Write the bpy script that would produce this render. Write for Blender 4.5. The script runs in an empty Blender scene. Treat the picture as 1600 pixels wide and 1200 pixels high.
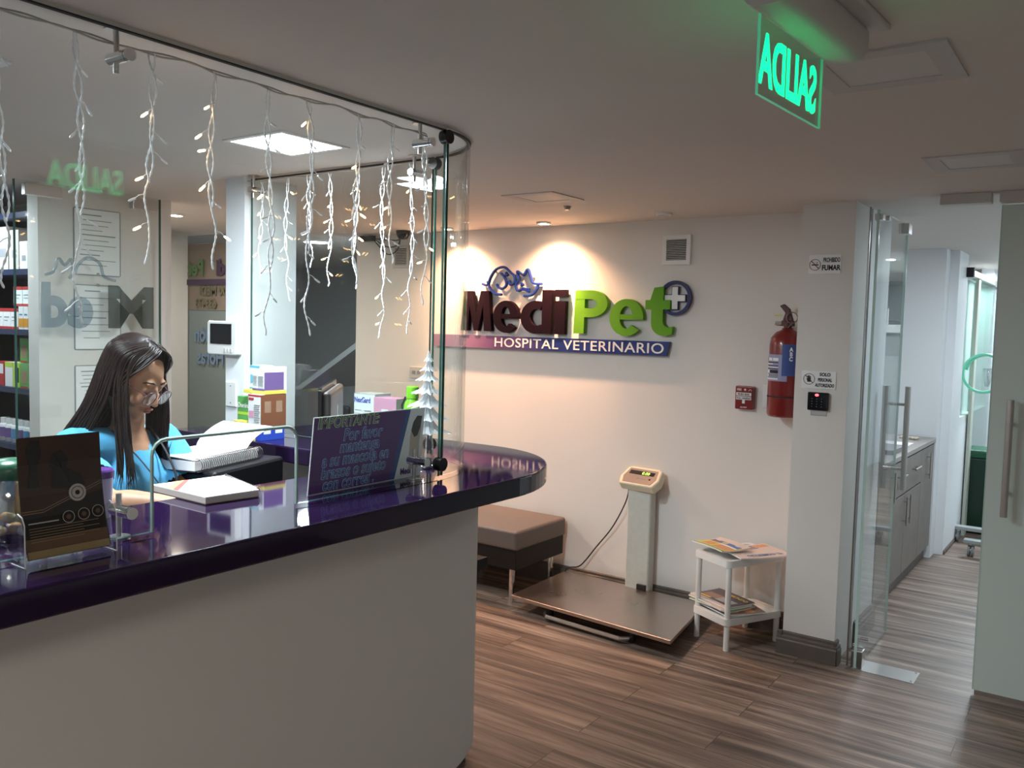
import bpy, bmesh, math, random
from mathutils import Vector, Matrix, noise
random.seed(7)
sc = bpy.context.scene
COL = sc.collection
PI = math.pi
R = math.radians

# ------------------------------------------------------------------ camera
cam_d = bpy.data.cameras.new('camera'); cam = bpy.data.objects.new('camera', cam_d); COL.objects.link(cam)
sc.camera = cam
cam_d.sensor_fit = 'HORIZONTAL'; cam_d.sensor_width = 36.0
cam_d.lens = 1347.3 / 1600 * 36.0
cam_d.clip_start = 0.02; cam_d.clip_end = 100
YW, PT, RO = R(35.3), R(-3.88), R(1.454)
fw = Vector((-math.sin(YW)*math.cos(PT), math.cos(YW)*math.cos(PT), math.sin(PT)))
rt = fw.cross(Vector((0, 0, 1))).normalized(); up = rt.cross(fw)
rt2 = math.cos(RO)*rt + math.sin(RO)*up; up2 = -math.sin(RO)*rt + math.cos(RO)*up
mw = Matrix((rt2, up2, -fw)).transposed().to_4x4(); mw.translation = Vector((0, 0, 1.6))
cam.matrix_world = mw

# ------------------------------------------------------------------ world, exposure
w = bpy.data.worlds.new('world'); sc.world = w; w.use_nodes = True
w.node_tree.nodes['Background'].inputs[0].default_value = (0.86, 0.93, 1.0, 1)
w.node_tree.nodes['Background'].inputs[1].default_value = 0.22
sc.view_settings.view_transform = 'Standard'; sc.view_settings.look = 'None'
sc.view_settings.gamma = 1.0; sc.view_settings.use_curve_mapping = False
sc.view_settings.exposure = 1.2
sc.cycles.transparent_max_bounces = 40
sc.cycles.max_bounces = 10; sc.cycles.glossy_bounces = 6; sc.cycles.transmission_bounces = 10

CEIL = 2.22

# ------------------------------------------------------------------ lights
def area(name, loc, sx, sy, power, color=(1, 1, 1), rot=(0, 0, 0), spread=PI):
    d = bpy.data.lights.new(name, 'AREA'); d.shape = 'RECTANGLE'; d.size = sx; d.size_y = sy
    d.energy = power; d.color = color; d.spread = spread
    o = bpy.data.objects.new(name, d); o.location = loc; o.rotation_euler = rot; COL.objects.link(o); return o
def spot(name, loc, target, power, color, size, blend=0.5, rad=0.02):
    d = bpy.data.lights.new(name, 'SPOT'); d.energy = power; d.color = color; d.spot_size = R(size); d.spot_blend = blend
    d.shadow_soft_size = rad
    o = bpy.data.objects.new(name, d); o.location = loc
    o.rotation_euler = (Vector(target) - Vector(loc)).to_track_quat('-Z', 'Y').to_euler(); COL.objects.link(o); return o
COOL = (0.80, 0.91, 1.0); NEUT = (1.0, 0.89, 0.79); WARM = (1.0, 0.52, 0.29)
area('reception_panel_light', (-2.45, 2.05, CEIL-.03), .26, .26, 16, COOL)
area('reception_panel_light', (-2.44, .90, CEIL-.03), .26, .26, 16, COOL)
area('shelf_downlight', (-4.72, 1.75, CEIL-.03), .16, .16, 6, COOL)
area('window_hall_light', (-4.72, 3.10, CEIL-.03), .09, .09, 14, (1, .85, .72))
area('stair_hall_light', (-5.2, 4.65, CEIL-.03), .2, .2, 17, COOL)
area('corridor_light', (-.45, 5.6, CEIL-.03), .3, .3, 10, COOL)
area('corridor_end_light', (-.6, 8.6, CEIL-.03), .5, .5, 26, COOL)
area('laboratory_light', (-1.9, 7.5, CEIL-.03), .4, .2, 14, COOL)
area('lobby_fill_light', (-.1, -.9, CEIL-.03), .6, .6, 8.4, NEUT)  # unseen fill lamp, added behind the camera to brighten the lobby
for sx_ in (-2.87, -3.62):
    spot('sign_wash_light', (sx_, 4.34, CEIL-.03), (sx_, 4.53, 1.74), 22, WARM, 60, .6)
    spot('sign_spill_light', (sx_, 4.34, CEIL-.03), (sx_, 4.50, 1.1), 34, WARM, 128, 1.0)

# ------------------------------------------------------------------ materials
MATS = {}
def nt(m): return m.node_tree
def mat(name, col, rough=.5, metal=0.0, coat=0.0, emis=None, estr=0, noise_amt=0.0, nscale=20, bump=0.0, alpha=1, spec=None, sss=0):
    if name in MATS: return MATS[name]
    m = bpy.data.materials.new(name); m.use_nodes = True; t = m.node_tree; b = t.nodes['Principled BSDF']
    b.inputs['Base Color'].default_value = (*col, 1); b.inputs['Roughness'].default_value = rough
    b.inputs['Metallic'].default_value = metal; b.inputs['Coat Weight'].default_value = coat
    b.inputs['Coat Roughness'].default_value = .03
    if spec is not None: b.inputs['Specular IOR Level'].default_value = spec
    if sss: b.inputs['Subsurface Weight'].default_value = sss; b.inputs['Subsurface Radius'].default_value = (.02, .008, .004)
    if emis: b.inputs['Emission Color'].default_value = (*emis, 1); b.inputs['Emission Strength'].default_value = estr
    if alpha < 1: b.inputs['Alpha'].default_value = alpha
    if noise_amt or bump:
        tc = t.nodes.new('ShaderNodeTexCoord'); n = t.nodes.new('ShaderNodeTexNoise'); n.inputs['Scale'].default_value = nscale
        n.inputs['Detail'].default_value = 6
        t.links.new(tc.outputs['Object'], n.inputs['Vector'])
        if noise_amt:
            mx = t.nodes.new('ShaderNodeMix'); mx.data_type = 'RGBA'
            mx.inputs[6].default_value = (*[c*(1-noise_amt) for c in col], 1); mx.inputs[7].default_value = (*[min(1, c*(1+noise_amt)) for c in col], 1)
            t.links.new(n.outputs['Fac'], mx.inputs[0]); t.links.new(mx.outputs[2], b.inputs['Base Color'])
        if bump:
            bp = t.nodes.new('ShaderNodeBump'); bp.inputs['Strength'].default_value = bump; bp.inputs['Distance'].default_value = .002
            t.links.new(n.outputs['Fac'], bp.inputs['Height']); t.links.new(bp.outputs['Normal'], b.inputs['Normal'])
    MATS[name] = m; return m

def glass_mat(name, tint, rough=0.0, extra=0.0):
    """clear sheet glass: tinted transparency plus a Fresnel reflection"""
    m = bpy.data.materials.new(name); m.use_nodes = True; t = m.node_tree; t.nodes.clear()
    out = t.nodes.new('ShaderNodeOutputMaterial'); mix = t.nodes.new('ShaderNodeMixShader')
    tr = t.nodes.new('ShaderNodeBsdfTransparent'); tr.inputs[0].default_value = (*tint, 1)
    gl = t.nodes.new('ShaderNodeBsdfGlossy'); gl.inputs['Roughness'].default_value = rough
    fr = t.nodes.new('ShaderNodeLayerWeight'); fr.inputs[0].default_value = .5      # Schlick: 0.04 + 0.96 (1-cos)^5
    pw = t.nodes.new('ShaderNodeMath'); pw.operation = 'POWER'; pw.inputs[1].default_value = 5
    mt = t.nodes.new('ShaderNodeMath'); mt.operation = 'MULTIPLY_ADD'; mt.inputs[1].default_value = .9; mt.inputs[2].default_value = .04+extra; mt.use_clamp = True
    t.links.new(fr.outputs['Facing'], pw.inputs[0]); t.links.new(pw.outputs[0], mt.inputs[0]); t.links.new(mt.outputs[0], mix.inputs[0])
    t.links.new(tr.outputs[0], mix.inputs[1]); t.links.new(gl.outputs[0], mix.inputs[2]); t.links.new(mix.outputs[0], out.inputs[0])
    MATS[name] = m; return m

glass_mat('clear_glass', (.965, .985, .978))
glass_mat('dark_window_glass', (.80, .84, .84), extra=.02)
glass_mat('acrylic', (.97, .975, .98))
glass_mat('crystal', (.86, .89, .9), .08, .30)
glass_mat('exit_glass', (.86, .97, .90))
mat('glass_edge', (.03, .10, .08), .15, emis=None)
mat('glass_edge_light', (.45, .62, .56), .2)
mat('wall_paint', (.74, .71, .675), .75, noise_amt=.015, nscale=3)
mat('wall_white', (.80, .82, .84), .7)
mat('wall_grey', (.42, .44, .44), .8)
mat('ceiling_paint', (.655, .61, .575), .85, noise_amt=.01, nscale=2)
mat('steel', (.62, .60, .58), .28, 1.0)
mat('chrome', (.8, .8, .8), .12, 1.0)
mat('dark_steel', (.30, .28, .27), .3, 1.0)
mat('handle_steel', (.45, .42, .40), .35, 1.0)
mat('counter_purple', (.015, .006, .031), .05)
mat('white_plastic', (.78, .78, .76), .35)
mat('black_plastic', (.012, .012, .014), .35)
mat('black_gloss', (.008, .008, .010), .08)
mat('paper', (.86, .86, .85), .8)
mat('skin', (.47, .245, .145), .5, sss=.15)
mat('lips', (.36, .13, .10), .4)
mat('scrub_blue', (.08, .37, .62), .85, noise_amt=.06, nscale=60, bump=.3)
mat('navy_cloth', (.02, .03, .07), .9)
mat('leather', (.14, .112, .098), .45, bump=.25, nscale=220)
mat('dark_wood', (.012, .009, .009), .5, spec=.3)
mat('red_paint', (.20, .010, .012), .28, coat=.5)
mat('cast_iron', (.09, .02, .02), .5)
mat('sign_plum', (.008, .0015, .006), .7, spec=.12)
mat('sign_green', (.12, .34, .015), .6, spec=.25)
mat('sign_blue', (.008, .035, .22), .55, spec=.25)
mat('navy', (.01, .015, .10), .5)
mat('ink', (.015, .015, .02), .7)
mat('ink_grey', (.25, .26, .28), .7)
mat('led_panel', (1, 1, 1), .5, emis=(.93, .97, 1.0), estr=14)
mat('led_panel_off', (.60, .575, .55), .6)
mat('panel_frame', (.52, .495, .475), .6)
mat('lamp_warm', (1, 1, 1), .5, emis=(1, .80, .6), estr=25)
mat('bulb_warm', (1, .8, .5), .5, emis=(1, .55, .20), estr=13)
mat('bulb_clear', (.85, .86, .88), .15, emis=None)
mat('wire_white', (.92, .93, .95), .12, noise_amt=.3, nscale=260)
mat('cable_grey', (.40, .37, .33), .5)
mat('exit_letter', (.0, 1, .35), .5, emis=(.0, 1.0, .34), estr=1.15)
mat('exit_edge', (.2, .6, .4), .3, emis=(.1, .9, .45), estr=.10)
mat('exit_housing', (.55, .53, .50), .5)
mat('scale_cream', (.66, .62, .48), .5, noise_amt=.05, nscale=30)
mat('scale_grey', (.55, .57, .52), .55, noise_amt=.10, nscale=40)
mat('frost', (.60, .68, .635), .38, spec=.5)
mat('cab_laminate', (.20, .175, .155), .5, noise_amt=.25, nscale=7)
mat('bin_green', (.004, .03, .016), .3)
mat('hose_green', (.22, .75, .52), .3)
mat('shelf_navy', (.018, .028, .07), .4)
mat('hair', (.016, .010, .009), .42, spec=.22)

def striped(name, base, cols, axis, scale, rough=.5):
    pass

def floor_material():
    m = bpy.data.materials.new('plank_floor'); m.use_nodes = True; t = m.node_tree; b = t.nodes['Principled BSDF']
    g = t.nodes.new('ShaderNodeNewGeometry')
    br = t.nodes.new('ShaderNodeTexBrick'); br.offset = .37; br.inputs['Scale'].default_value = 1
    br.inputs['Brick Width'].default_value = 1.22; br.inputs['Row Height'].default_value = .18
    br.inputs['Mortar Size'].default_value = .0016; br.inputs['Mortar Smooth'].default_value = .2
    br.inputs['Color1'].default_value = (0, 0, 0, 1); br.inputs['Color2'].default_value = (1, 1, 1, 1); br.inputs['Bias'].default_value = 0
    t.links.new(g.outputs['Position'], br.inputs['Vector'])
    sep = t.nodes.new('ShaderNodeSeparateXYZ'); t.links.new(g.outputs['Position'], sep.inputs[0])
    bw = t.nodes.new('ShaderNodeRGBToBW'); t.links.new(br.outputs['Color'], bw.inputs[0])
    off = t.nodes.new('ShaderNodeMath'); off.operation = 'MULTIPLY'; off.inputs[1].default_value = 37.0; t.links.new(bw.outputs[0], off.inputs[0])
    cmb = t.nodes.new('ShaderNodeCombineXYZ')
    ax = t.nodes.new('ShaderNodeMath'); ax.operation = 'MULTIPLY'; ax.inputs[1].default_value = .55; t.links.new(sep.outputs[0], ax.inputs[0])
    ay = t.nodes.new('ShaderNodeMath'); ay.operation = 'MULTIPLY'; ay.inputs[1].default_value = 8.5; t.links.new(sep.outputs[1], ay.inputs[0])
    t.links.new(ax.outputs[0], cmb.inputs[0]); t.links.new(ay.outputs[0], cmb.inputs[1]); t.links.new(off.outputs[0], cmb.inputs[2])
    n1 = t.nodes.new('ShaderNodeTexNoise'); n1.inputs['Scale'].default_value = 2.2; n1.inputs['Detail'].default_value = 7; n1.inputs['Roughness'].default_value = .62
    n1.inputs['Distortion'].default_value = .5
    t.links.new(cmb.outputs[0], n1.inputs['Vector'])
    n2 = t.nodes.new('ShaderNodeTexNoise'); n2.inputs['Scale'].default_value = 9; n2.inputs['Detail'].default_value = 8
    t.links.new(cmb.outputs[0], n2.inputs['Vector'])
    cr = t.nodes.new('ShaderNodeValToRGB'); e = cr.color_ramp.elements
    e[0].position = .34; e[0].color = (.085, .056, .044, 1); e[1].position = .66; e[1].color = (.40, .30, .235, 1)
    k = e.new(.5); k.color = (.215, .152, .119, 1)
    t.links.new(n1.outputs['Fac'], cr.inputs[0])
    mx = t.nodes.new('ShaderNodeMix'); mx.data_type = 'RGBA'; mx.blend_type = 'OVERLAY'; mx.inputs[0].default_value = .35
    t.links.new(cr.outputs[0], mx.inputs[6]); t.links.new(n2.outputs['Fac'], mx.inputs[7])
    # plank-to-plank tone
    tone = t.nodes.new('ShaderNodeMapRange'); tone.inputs[3].default_value = .86; tone.inputs[4].default_value = 1.14
    t.links.new(bw.outputs[0], tone.inputs[0])
    mul = t.nodes.new('ShaderNodeVectorMath'); mul.operation = 'SCALE'
    t.links.new(mx.outputs[2], mul.inputs[0]); t.links.new(tone.outputs[0], mul.inputs['Scale'])
    gap = t.nodes.new('ShaderNodeMix'); gap.data_type = 'RGBA'; gap.inputs[7].default_value = (.035, .027, .024, 1)
    t.links.new(br.outputs['Fac'], gap.inputs[0]); t.links.new(mul.outputs[0], gap.inputs[6])
    t.links.new(gap.outputs[2], b.inputs['Base Color'])
    b.inputs['Roughness'].default_value = .42
    bp = t.nodes.new('ShaderNodeBump'); bp.inputs['Strength'].default_value = .12; bp.inputs['Distance'].default_value = .002
    t.links.new(n2.outputs['Fac'], bp.inputs['Height']); t.links.new(bp.outputs['Normal'], b.inputs['Normal'])
    MATS['plank_floor'] = m; return m
floor_material()

def brushed(name, col, rough):
    m = bpy.data.materials.new(name); m.use_nodes = True; t = m.node_tree; b = t.nodes['Principled BSDF']
    b.inputs['Base Color'].default_value = (*col, 1); b.inputs['Metallic'].default_value = 1
    tc = t.nodes.new('ShaderNodeTexCoord'); mp = t.nodes.new('ShaderNodeMapping'); mp.inputs['Scale'].default_value = (3, 3, 3)
    n = t.nodes.new('ShaderNodeTexNoise'); n.inputs['Scale'].default_value = 1.5; n.inputs['Detail'].default_value = 5
    t.links.new(tc.outputs['Object'], mp.inputs[0]); t.links.new(mp.outputs[0], n.inputs['Vector'])
    n3 = t.nodes.new('ShaderNodeTexNoise'); n3.inputs['Scale'].default_value = 4; n3.inputs['Detail'].default_value = 6
    t.links.new(tc.outputs['Object'], n3.inputs['Vector'])
    ad = t.nodes.new('ShaderNodeMath'); ad.operation = 'ADD'; t.links.new(n.outputs['Fac'], ad.inputs[0]); t.links.new(n3.outputs['Fac'], ad.inputs[1])
    mr = t.nodes.new('ShaderNodeMapRange'); mr.inputs[1].default_value = .6; mr.inputs[2].default_value = 1.4
    mr.inputs[3].default_value = rough*.85; mr.inputs[4].default_value = rough*1.2
    t.links.new(ad.outputs[0], mr.inputs[0]); t.links.new(mr.outputs[0], b.inputs['Roughness'])
    MATS[name] = m; return m
brushed('brushed_plate', (.50, .45, .42), .30)

def banner_material():
    m = bpy.data.materials.new('banner_gradient'); m.use_nodes = True; t = m.node_tree; b = t.nodes['Principled BSDF']
    g = t.nodes.new('ShaderNodeNewGeometry'); s = t.nodes.new('ShaderNodeSeparateXYZ'); t.links.new(g.outputs['Position'], s.inputs[0])
    mr = t.nodes.new('ShaderNodeMapRange'); mr.inputs[1].default_value = -3.8; mr.inputs[2].default_value = -2.1
    t.links.new(s.outputs[0], mr.inputs[0]); cr = t.nodes.new('ShaderNodeValToRGB'); e = cr.color_ramp.elements
    e[0].position = .0; e[0].color = (.34, .20, .30, 1); e[1].position = .52; e[1].color = (.012, .03, .17, 1)
    k = e.new(.28); k.color = (.13, .045, .15, 1); k = e.new(.13); k.color = (.30, .16, .26, 1)
    t.links.new(mr.outputs[0], cr.inputs[0]); t.links.new(cr.outputs[0], b.inputs['Base Color']); b.inputs['Roughness'].default_value = .35
    MATS['banner_gradient'] = m
banner_material()

def hair_material():
    m = MATS['hair']; t = m.node_tree; b = t.nodes['Principled BSDF']
    tc = t.nodes.new('ShaderNodeTexCoord'); mp = t.nodes.new('ShaderNodeMapping'); mp.inputs['Scale'].default_value = (90, 90, 6)
    n = t.nodes.new('ShaderNodeTexNoise'); n.inputs['Scale'].default_value = 3; n.inputs['Detail'].default_value = 4
    t.links.new(tc.outputs['Object'], mp.inputs[0]); t.links.new(mp.outputs[0], n.inputs['Vector'])
    cr = t.nodes.new('ShaderNodeValToRGB'); cr.color_ramp.elements[0].position = .35; cr.color_ramp.elements[0].color = (.005, .003, .003, 1)
    cr.color_ramp.elements[1].position = .7; cr.color_ramp.elements[1].color = (.022, .012, .010, 1)
    t.links.new(n.outputs['Fac'], cr.inputs[0]); t.links.new(cr.outputs[0], b.inputs['Base Color'])
hair_material()

# ------------------------------------------------------------------ mesh helpers
def wm(o):
    m = o.matrix_basis.copy()
    while o.parent: o = o.parent; m = o.matrix_basis @ m
    return m
class MB:
    def __init__(s): s.bm = bmesh.new(); s.mi = 0
    def _tag(s, faces, mi):
        for f in faces: f.material_index = mi
    def box(s, lo, hi, mi=0, M=None):
        lo, hi = Vector(lo), Vector(hi); c = (lo+hi)/2; d = hi-lo
        n0 = len(s.bm.faces)
        r = bmesh.ops.create_cube(s.bm, size=1)
        for v in r['verts']:
            v.co = Vector((v.co.x*d.x, v.co.y*d.y, v.co.z*d.z)) + c
            if M: v.co = M @ v.co
        for f in {f for v in r['verts'] for f in v.link_faces}: f.material_index = mi
        return s
    def prism(s, pts, a, b, axis=2, mi=0, side_mi=None, M=None):
        """polygon pts (2D) extruded along axis from a to b; 2D coords are the other two axes in order"""
        def P(p, h):
            v = [0, 0, 0]; o = [i for i in range(3) if i != axis]; v[o[0]] = p[0]; v[o[1]] = p[1]; v[axis] = h
            v = Vector(v); return M @ v if M else v
        A = [s.bm.verts.new(P(p, a)) for p in pts]; B = [s.bm.verts.new(P(p, b)) for p in pts]
        fs = [s.bm.faces.new(A), s.bm.faces.new(B[::-1])]
        for f in fs: f.material_index = mi
        n = len(pts)
        for i in range(n):
            f = s.bm.faces.new((A[i], B[i], B[(i+1) % n], A[(i+1) % n])); f.material_index = mi if side_mi is None else side_mi
        return s
    def strip(s, outer, inner, a, b, mi=0):
        """band between two equal-length closed loops (2D), extruded in z"""
        n = len(outer)
        L = [[s.bm.verts.new((*p, h)) for p in lp] for lp in (outer, inner) for h in (a, b)]
        oa, ob, ia, ib = L
        for i in range(n):
            j = (i+1) % n
            for q in ((oa[i], oa[j], ob[j], ob[i]), (ia[j], ia[i], ib[i], ib[j]), (ob[i], ob[j], ib[j], ib[i]), (oa[j], oa[i], ia[i], ia[j])):
                s.bm.faces.new(q).material_index = mi
        return s
    def tube(s, pts, r, n=10, cap=True, mi=0, closed=False, flat=1.0, updir=None):
        pts = [Vector(p) for p in pts]; rs = r if isinstance(r, (list, tuple)) else [r]*len(pts)
        rings = []; prev = None; N = len(pts)
        for i, p in enumerate(pts):
            if closed: d = (pts[(i+1) % N]-pts[i-1])
            else: d = pts[min(i+1, N-1)]-pts[max(i-1, 0)]
            if d.length < 1e-9: d = Vector((0, 0, 1))
            d.normalize()
            if prev is None:
                ref = Vector(updir) if updir else (Vector((0, 0, 1)) if abs(d.z) < .9 else Vector((1, 0, 0)))
                u = d.cross(ref).normalized()
            else:
                u = (prev - d*prev.dot(d))
                u = u.normalized() if u.length > 1e-6 else d.orthogonal().normalized()
            prev = u; v = d.cross(u)
            rings.append([s.bm.verts.new(p + u*rs[i]*math.cos(2*PI*k/n) + v*rs[i]*flat*math.sin(2*PI*k/n)) for k in range(n)])
        m = N if closed else N-1
        for i in range(m):
            a, b = rings[i], rings[(i+1) % N]
            for k in range(n):
                s.bm.faces.new((a[k], a[(k+1) % n], b[(k+1) % n], b[k])).material_index = mi
        if cap and not closed:
            s.bm.faces.new(rings[0][::-1]).material_index = mi; s.bm.faces.new(rings[-1]).material_index = mi
        return s
    def cyl(s, a, b, r, n=24, r2=None, mi=0): return s.tube([a, b], [r, r if r2 is None else r2], n, mi=mi)
    def ball(s, c, r, sub=3, sc3=(1, 1, 1), M=None, mi=0):
        q = bmesh.ops.create_icosphere(s.bm, subdivisions=sub, radius=1)
        for v in q['verts']:
            v.co = Vector((v.co.x*r*sc3[0], v.co.y*r*sc3[1], v.co.z*r*sc3[2]))
            if M: v.co = M @ v.co
            v.co += Vector(c)
        for f in {f for v in q['verts'] for f in v.link_faces}: f.material_index = mi
        return s
    def lathe(s, prof, c=(0, 0, 0), n=32, mi=0, axisM=None):
        """prof list of (r,z)"""
        rings = []
        for r, z in prof:
            ring = []
            for k in range(n):
                v = Vector((max(r, 1e-5)*math.cos(2*PI*k/n), max(r, 1e-5)*math.sin(2*PI*k/n), z))
                if axisM: v = axisM @ v
                ring.append(s.bm.verts.new(v+Vector(c)))
            rings.append(ring)
        for a, b in zip(rings, rings[1:]):
            for k in range(n): s.bm.faces.new((a[k], a[(k+1) % n], b[(k+1) % n], b[k])).material_index = mi
        s.bm.faces.new(rings[0][::-1]).material_index = mi; s.bm.faces.new(rings[-1]).material_index = mi
        return s
    def grid(s, f, nu, nv, th=0.0, mi=0):
        """surface f(u,v) with thickness th along -normal(z)"""
        A = [[s.bm.verts.new(f(i/nu, j/nv)) for j in range(nv+1)] for i in range(nu+1)]
        for i in range(nu):
            for j in range(nv): s.bm.faces.new((A[i][j], A[i+1][j], A[i+1][j+1], A[i][j+1])).material_index = mi
        if th:
            B = [[s.bm.verts.new(Vector(A[i][j].co)-Vector((0, 0, th))) for j in range(nv+1)] for i in range(nu+1)]
            for i in range(nu):
                for j in range(nv): s.bm.faces.new((B[i][j], B[i][j+1], B[i+1][j+1], B[i+1][j])).material_index = mi
            for i in range(nu):
                for j in (0, nv):
                    q = (A[i][j], B[i][j], B[i+1][j], A[i+1][j]); s.bm.faces.new(q if j == 0 else q[::-1]).material_index = mi
            for j in range(nv):
                for i in (0, nu):
                    q = (A[i][j], A[i][j+1], B[i][j+1], B[i][j]); s.bm.faces.new(q if i == 0 else q[::-1]).material_index = mi
        return s
    def build(s, name, mats, parent=None, smooth=False, bevel=0.0, seg=2, local=False, sub=0, keep=False):
        bmesh.ops.recalc_face_normals(s.bm, faces=s.bm.faces)
        me = bpy.data.meshes.new(name); 
        o = bpy.data.objects.new(name, me)
        if parent is not None:
            o.parent = parent
            if not local: s.bm.transform(wm(parent).inverted())
        elif not local and s.bm.verts:
            xs = [v.co for v in s.bm.verts]
            c = Vector(((min(v.x for v in xs)+max(v.x for v in xs))/2, (min(v.y for v in xs)+max(v.y for v in xs))/2, min(v.z for v in xs)))
            s.bm.transform(Matrix.Translation(-c)); o.location = c
        s.bm.to_mesh(me)
        if not keep: s.bm.free()
        if not isinstance(mats, (list, tuple)): mats = [mats]
        for m in mats: me.materials.append(MATS[m] if isinstance(m, str) else m)
        if smooth:
            for p in me.polygons: p.use_smooth = True
            if smooth == 'auto':
                for p in me.polygons: p.use_smooth = True
                es = o.modifiers.new('ws', 'EDGE_SPLIT'); es.split_angle = R(35)
        if bevel:
            b = o.modifiers.new('bevel', 'BEVEL'); b.width = bevel; b.segments = seg; b.limit_method = 'ANGLE'; b.angle_limit = R(40)
        if sub:
            q = o.modifiers.new('sub', 'SUBSURF'); q.levels = sub; q.render_levels = sub
        COL.objects.link(o); return o

def tag(o, label=None, cat=None, group=None, kind=None):
    if label: o['label'] = label
    if cat: o['category'] = cat
    if group: o['group'] = group
    if kind: o['kind'] = kind
    return o
def thing(name, loc, label, cat, rot=0, group=None):
    o = bpy.data.objects.new(name, None); o.location = loc; o.rotation_euler = (0, 0, rot); o.empty_display_size = .05
    COL.objects.link(o); return tag(o, label, cat, group)
def struct(name, mb, m, **k): return tag(mb.build(name, m, **k), kind='structure')
def copy_thing(root, loc, rot=None, label=None):
    r = root.copy(); COL.objects.link(r); r.location = loc
    if rot is not None: r.rotation_euler = (0, 0, rot)
    if label: r['label'] = label
    for ch in list(root.children):
        c = ch.copy(); COL.objects.link(c); c.parent = r
        for g in list(ch.children):
            d = g.copy(); COL.objects.link(d); d.parent = c
    return r

# orientation matrices for flat lettering: local x = reading direction, y = up, z = out of the surface
FY = Matrix(((1, 0, 0), (0, 0, -1), (0, 1, 0))).to_4x4()       # faces -Y
FX = Matrix(((0, 0, 1), (1, 0, 0), (0, 1, 0))).to_4x4()        # faces +X, reads toward +Y
FZ = Matrix.Identity(4)
def text_bm(mb, s, size, M, ext=.0006, bold=0.0, xs=1.0, align='LEFT', shear=0.0, mi=0, mirror=False, space=1.0, line=1.0):
    cu = bpy.data.curves.new('t', 'FONT'); cu.body = s; cu.size = size; cu.extrude = ext; cu.offset = bold; cu.align_x = align
    cu.shear = shear; cu.space_character = space; cu.space_line = line; cu.resolution_u = 4
    o = bpy.data.objects.new('t', cu); COL.objects.link(o)
    dg = bpy.context.evaluated_depsgraph_get(); me = bpy.data.meshes.new_from_object(o.evaluated_get(dg))
    bpy.data.objects.remove(o); bpy.data.curves.remove(cu)
    T = M @ Matrix.Diagonal(((-xs if mirror else xs), 1, 1, 1))
    me.transform(T)
    nf = len(mb.bm.faces)
    mb.bm.from_mesh(me); bpy.data.meshes.remove(me)
    mb.bm.faces.ensure_lookup_table()
    for f in mb.bm.faces[nf:]: f.material_index = mi
    return mb
def at(M, x, y, z): return Matrix.Translation((x, y, z)) @ M
def arc(cx, cy, r, a0, a1, n, ry=None):
    ry = r if ry is None else ry
    return [(cx+r*math.cos(R(a0+(a1-a0)*i/n)), cy+ry*math.sin(R(a0+(a1-a0)*i/n))) for i in range(n+1)]
def rrect(x0, y0, x1, y1, r, n=5):
    return arc(x1-r, y1-r, r, 0, 90, n)+arc(x0+r, y1-r, r, 90, 180, n)+arc(x0+r, y0+r, r, 180, 270, n)+arc(x1-r, y0+r, r, 270, 360, n)

# ------------------------------------------------------------------ room shell
struct('floor', MB().box((-9, -3, -.1), (2.2, 12, 0)), 'plank_floor')
struct('ceiling', MB().box((-9, -3, CEIL), (2.2, 12, CEIL+.12)), 'ceiling_paint')
struct('wall_back', MB().box((-4.63, 4.53, 0), (-1.05, 4.65, CEIL)), 'wall_paint')
struct('trim_1', MB().box((-1.31, 4.25, 0), (-1.06, 4.53, CEIL)), 'wall_paint')       # pilaster beside the door
struct('trim_2', MB().box((-3.31, 2.43, 0), (-3.18, 2.72, CEIL)), 'wall_white')       # end of the partition behind the counter
struct('wall_office', MB().box((-4.32, 2.05, 0), (-4.22, 2.75, CEIL)), 'wall_paint')
struct('wall_left', MB().box((-5.75, -3, 0), (-5.62, 3.8, CEIL)), 'wall_grey')
struct('wall_stairs', MB().box((-8.6, 7.0, 0), (-4.5, 7.12, CEIL)), 'wall_grey')
struct('wall_hall_left', MB().box((-8.7, 3.8, 0), (-8.6, 7.0, CEIL)), 'wall_grey')
struct('wall_hall_right', MB().box((-4.63, 4.65, 0), (-4.55, 7.0, CEIL)), 'wall_grey')
struct('wall_shelf', MB().box((-5.62, 2.44, 0), (-4.32, 2.52, CEIL)), 'wall_grey')
struct('wall_right', MB().box((1.75, -3, 0), (1.87, 4.45, CEIL)), 'wall_paint')
struct('wall_front_right', MB().box((.55, 4.33, 0), (1.75, 4.45, CEIL)), 'wall_paint')
struct('wall_corridor_left', MB().box((-1.20, 4.53, 0), (-1.05, 4.95, CEIL)), 'wall_white')
struct('wall_corridor_middle', MB().box((-1.34, 6.93, 0), (-1.0, 7.35, CEIL)).box((-1.34, 6.77, 0), (-1.06, 6.93, CEIL)), 'wall_white')
struct('wall_corridor_sill', MB().box((-1.1, 7.35, 0), (-1.0, 8.9, .92)).box((-1.1, 8.9, 0), (-1.0, 11.5, CEIL)), 'wall_white')
struct('wall_corridor_right', MB().box((.55, 4.45, 0), (.67, 11.6, CEIL)), 'wall_white')
struct('wall_corridor_end', MB().box((-1.0, 11.5, 0), (.55, 11.62, CEIL)), 'wall_white')
struct('wall_laboratory_left', MB().box((-3.6, 4.65, 0), (-3.5, 9.3, CEIL)), 'wall_white')
struct('wall_laboratory_back', MB().box((-3.5, 9.3, 0), (-1.1, 9.42, CEIL)), 'wall_white')

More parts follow.
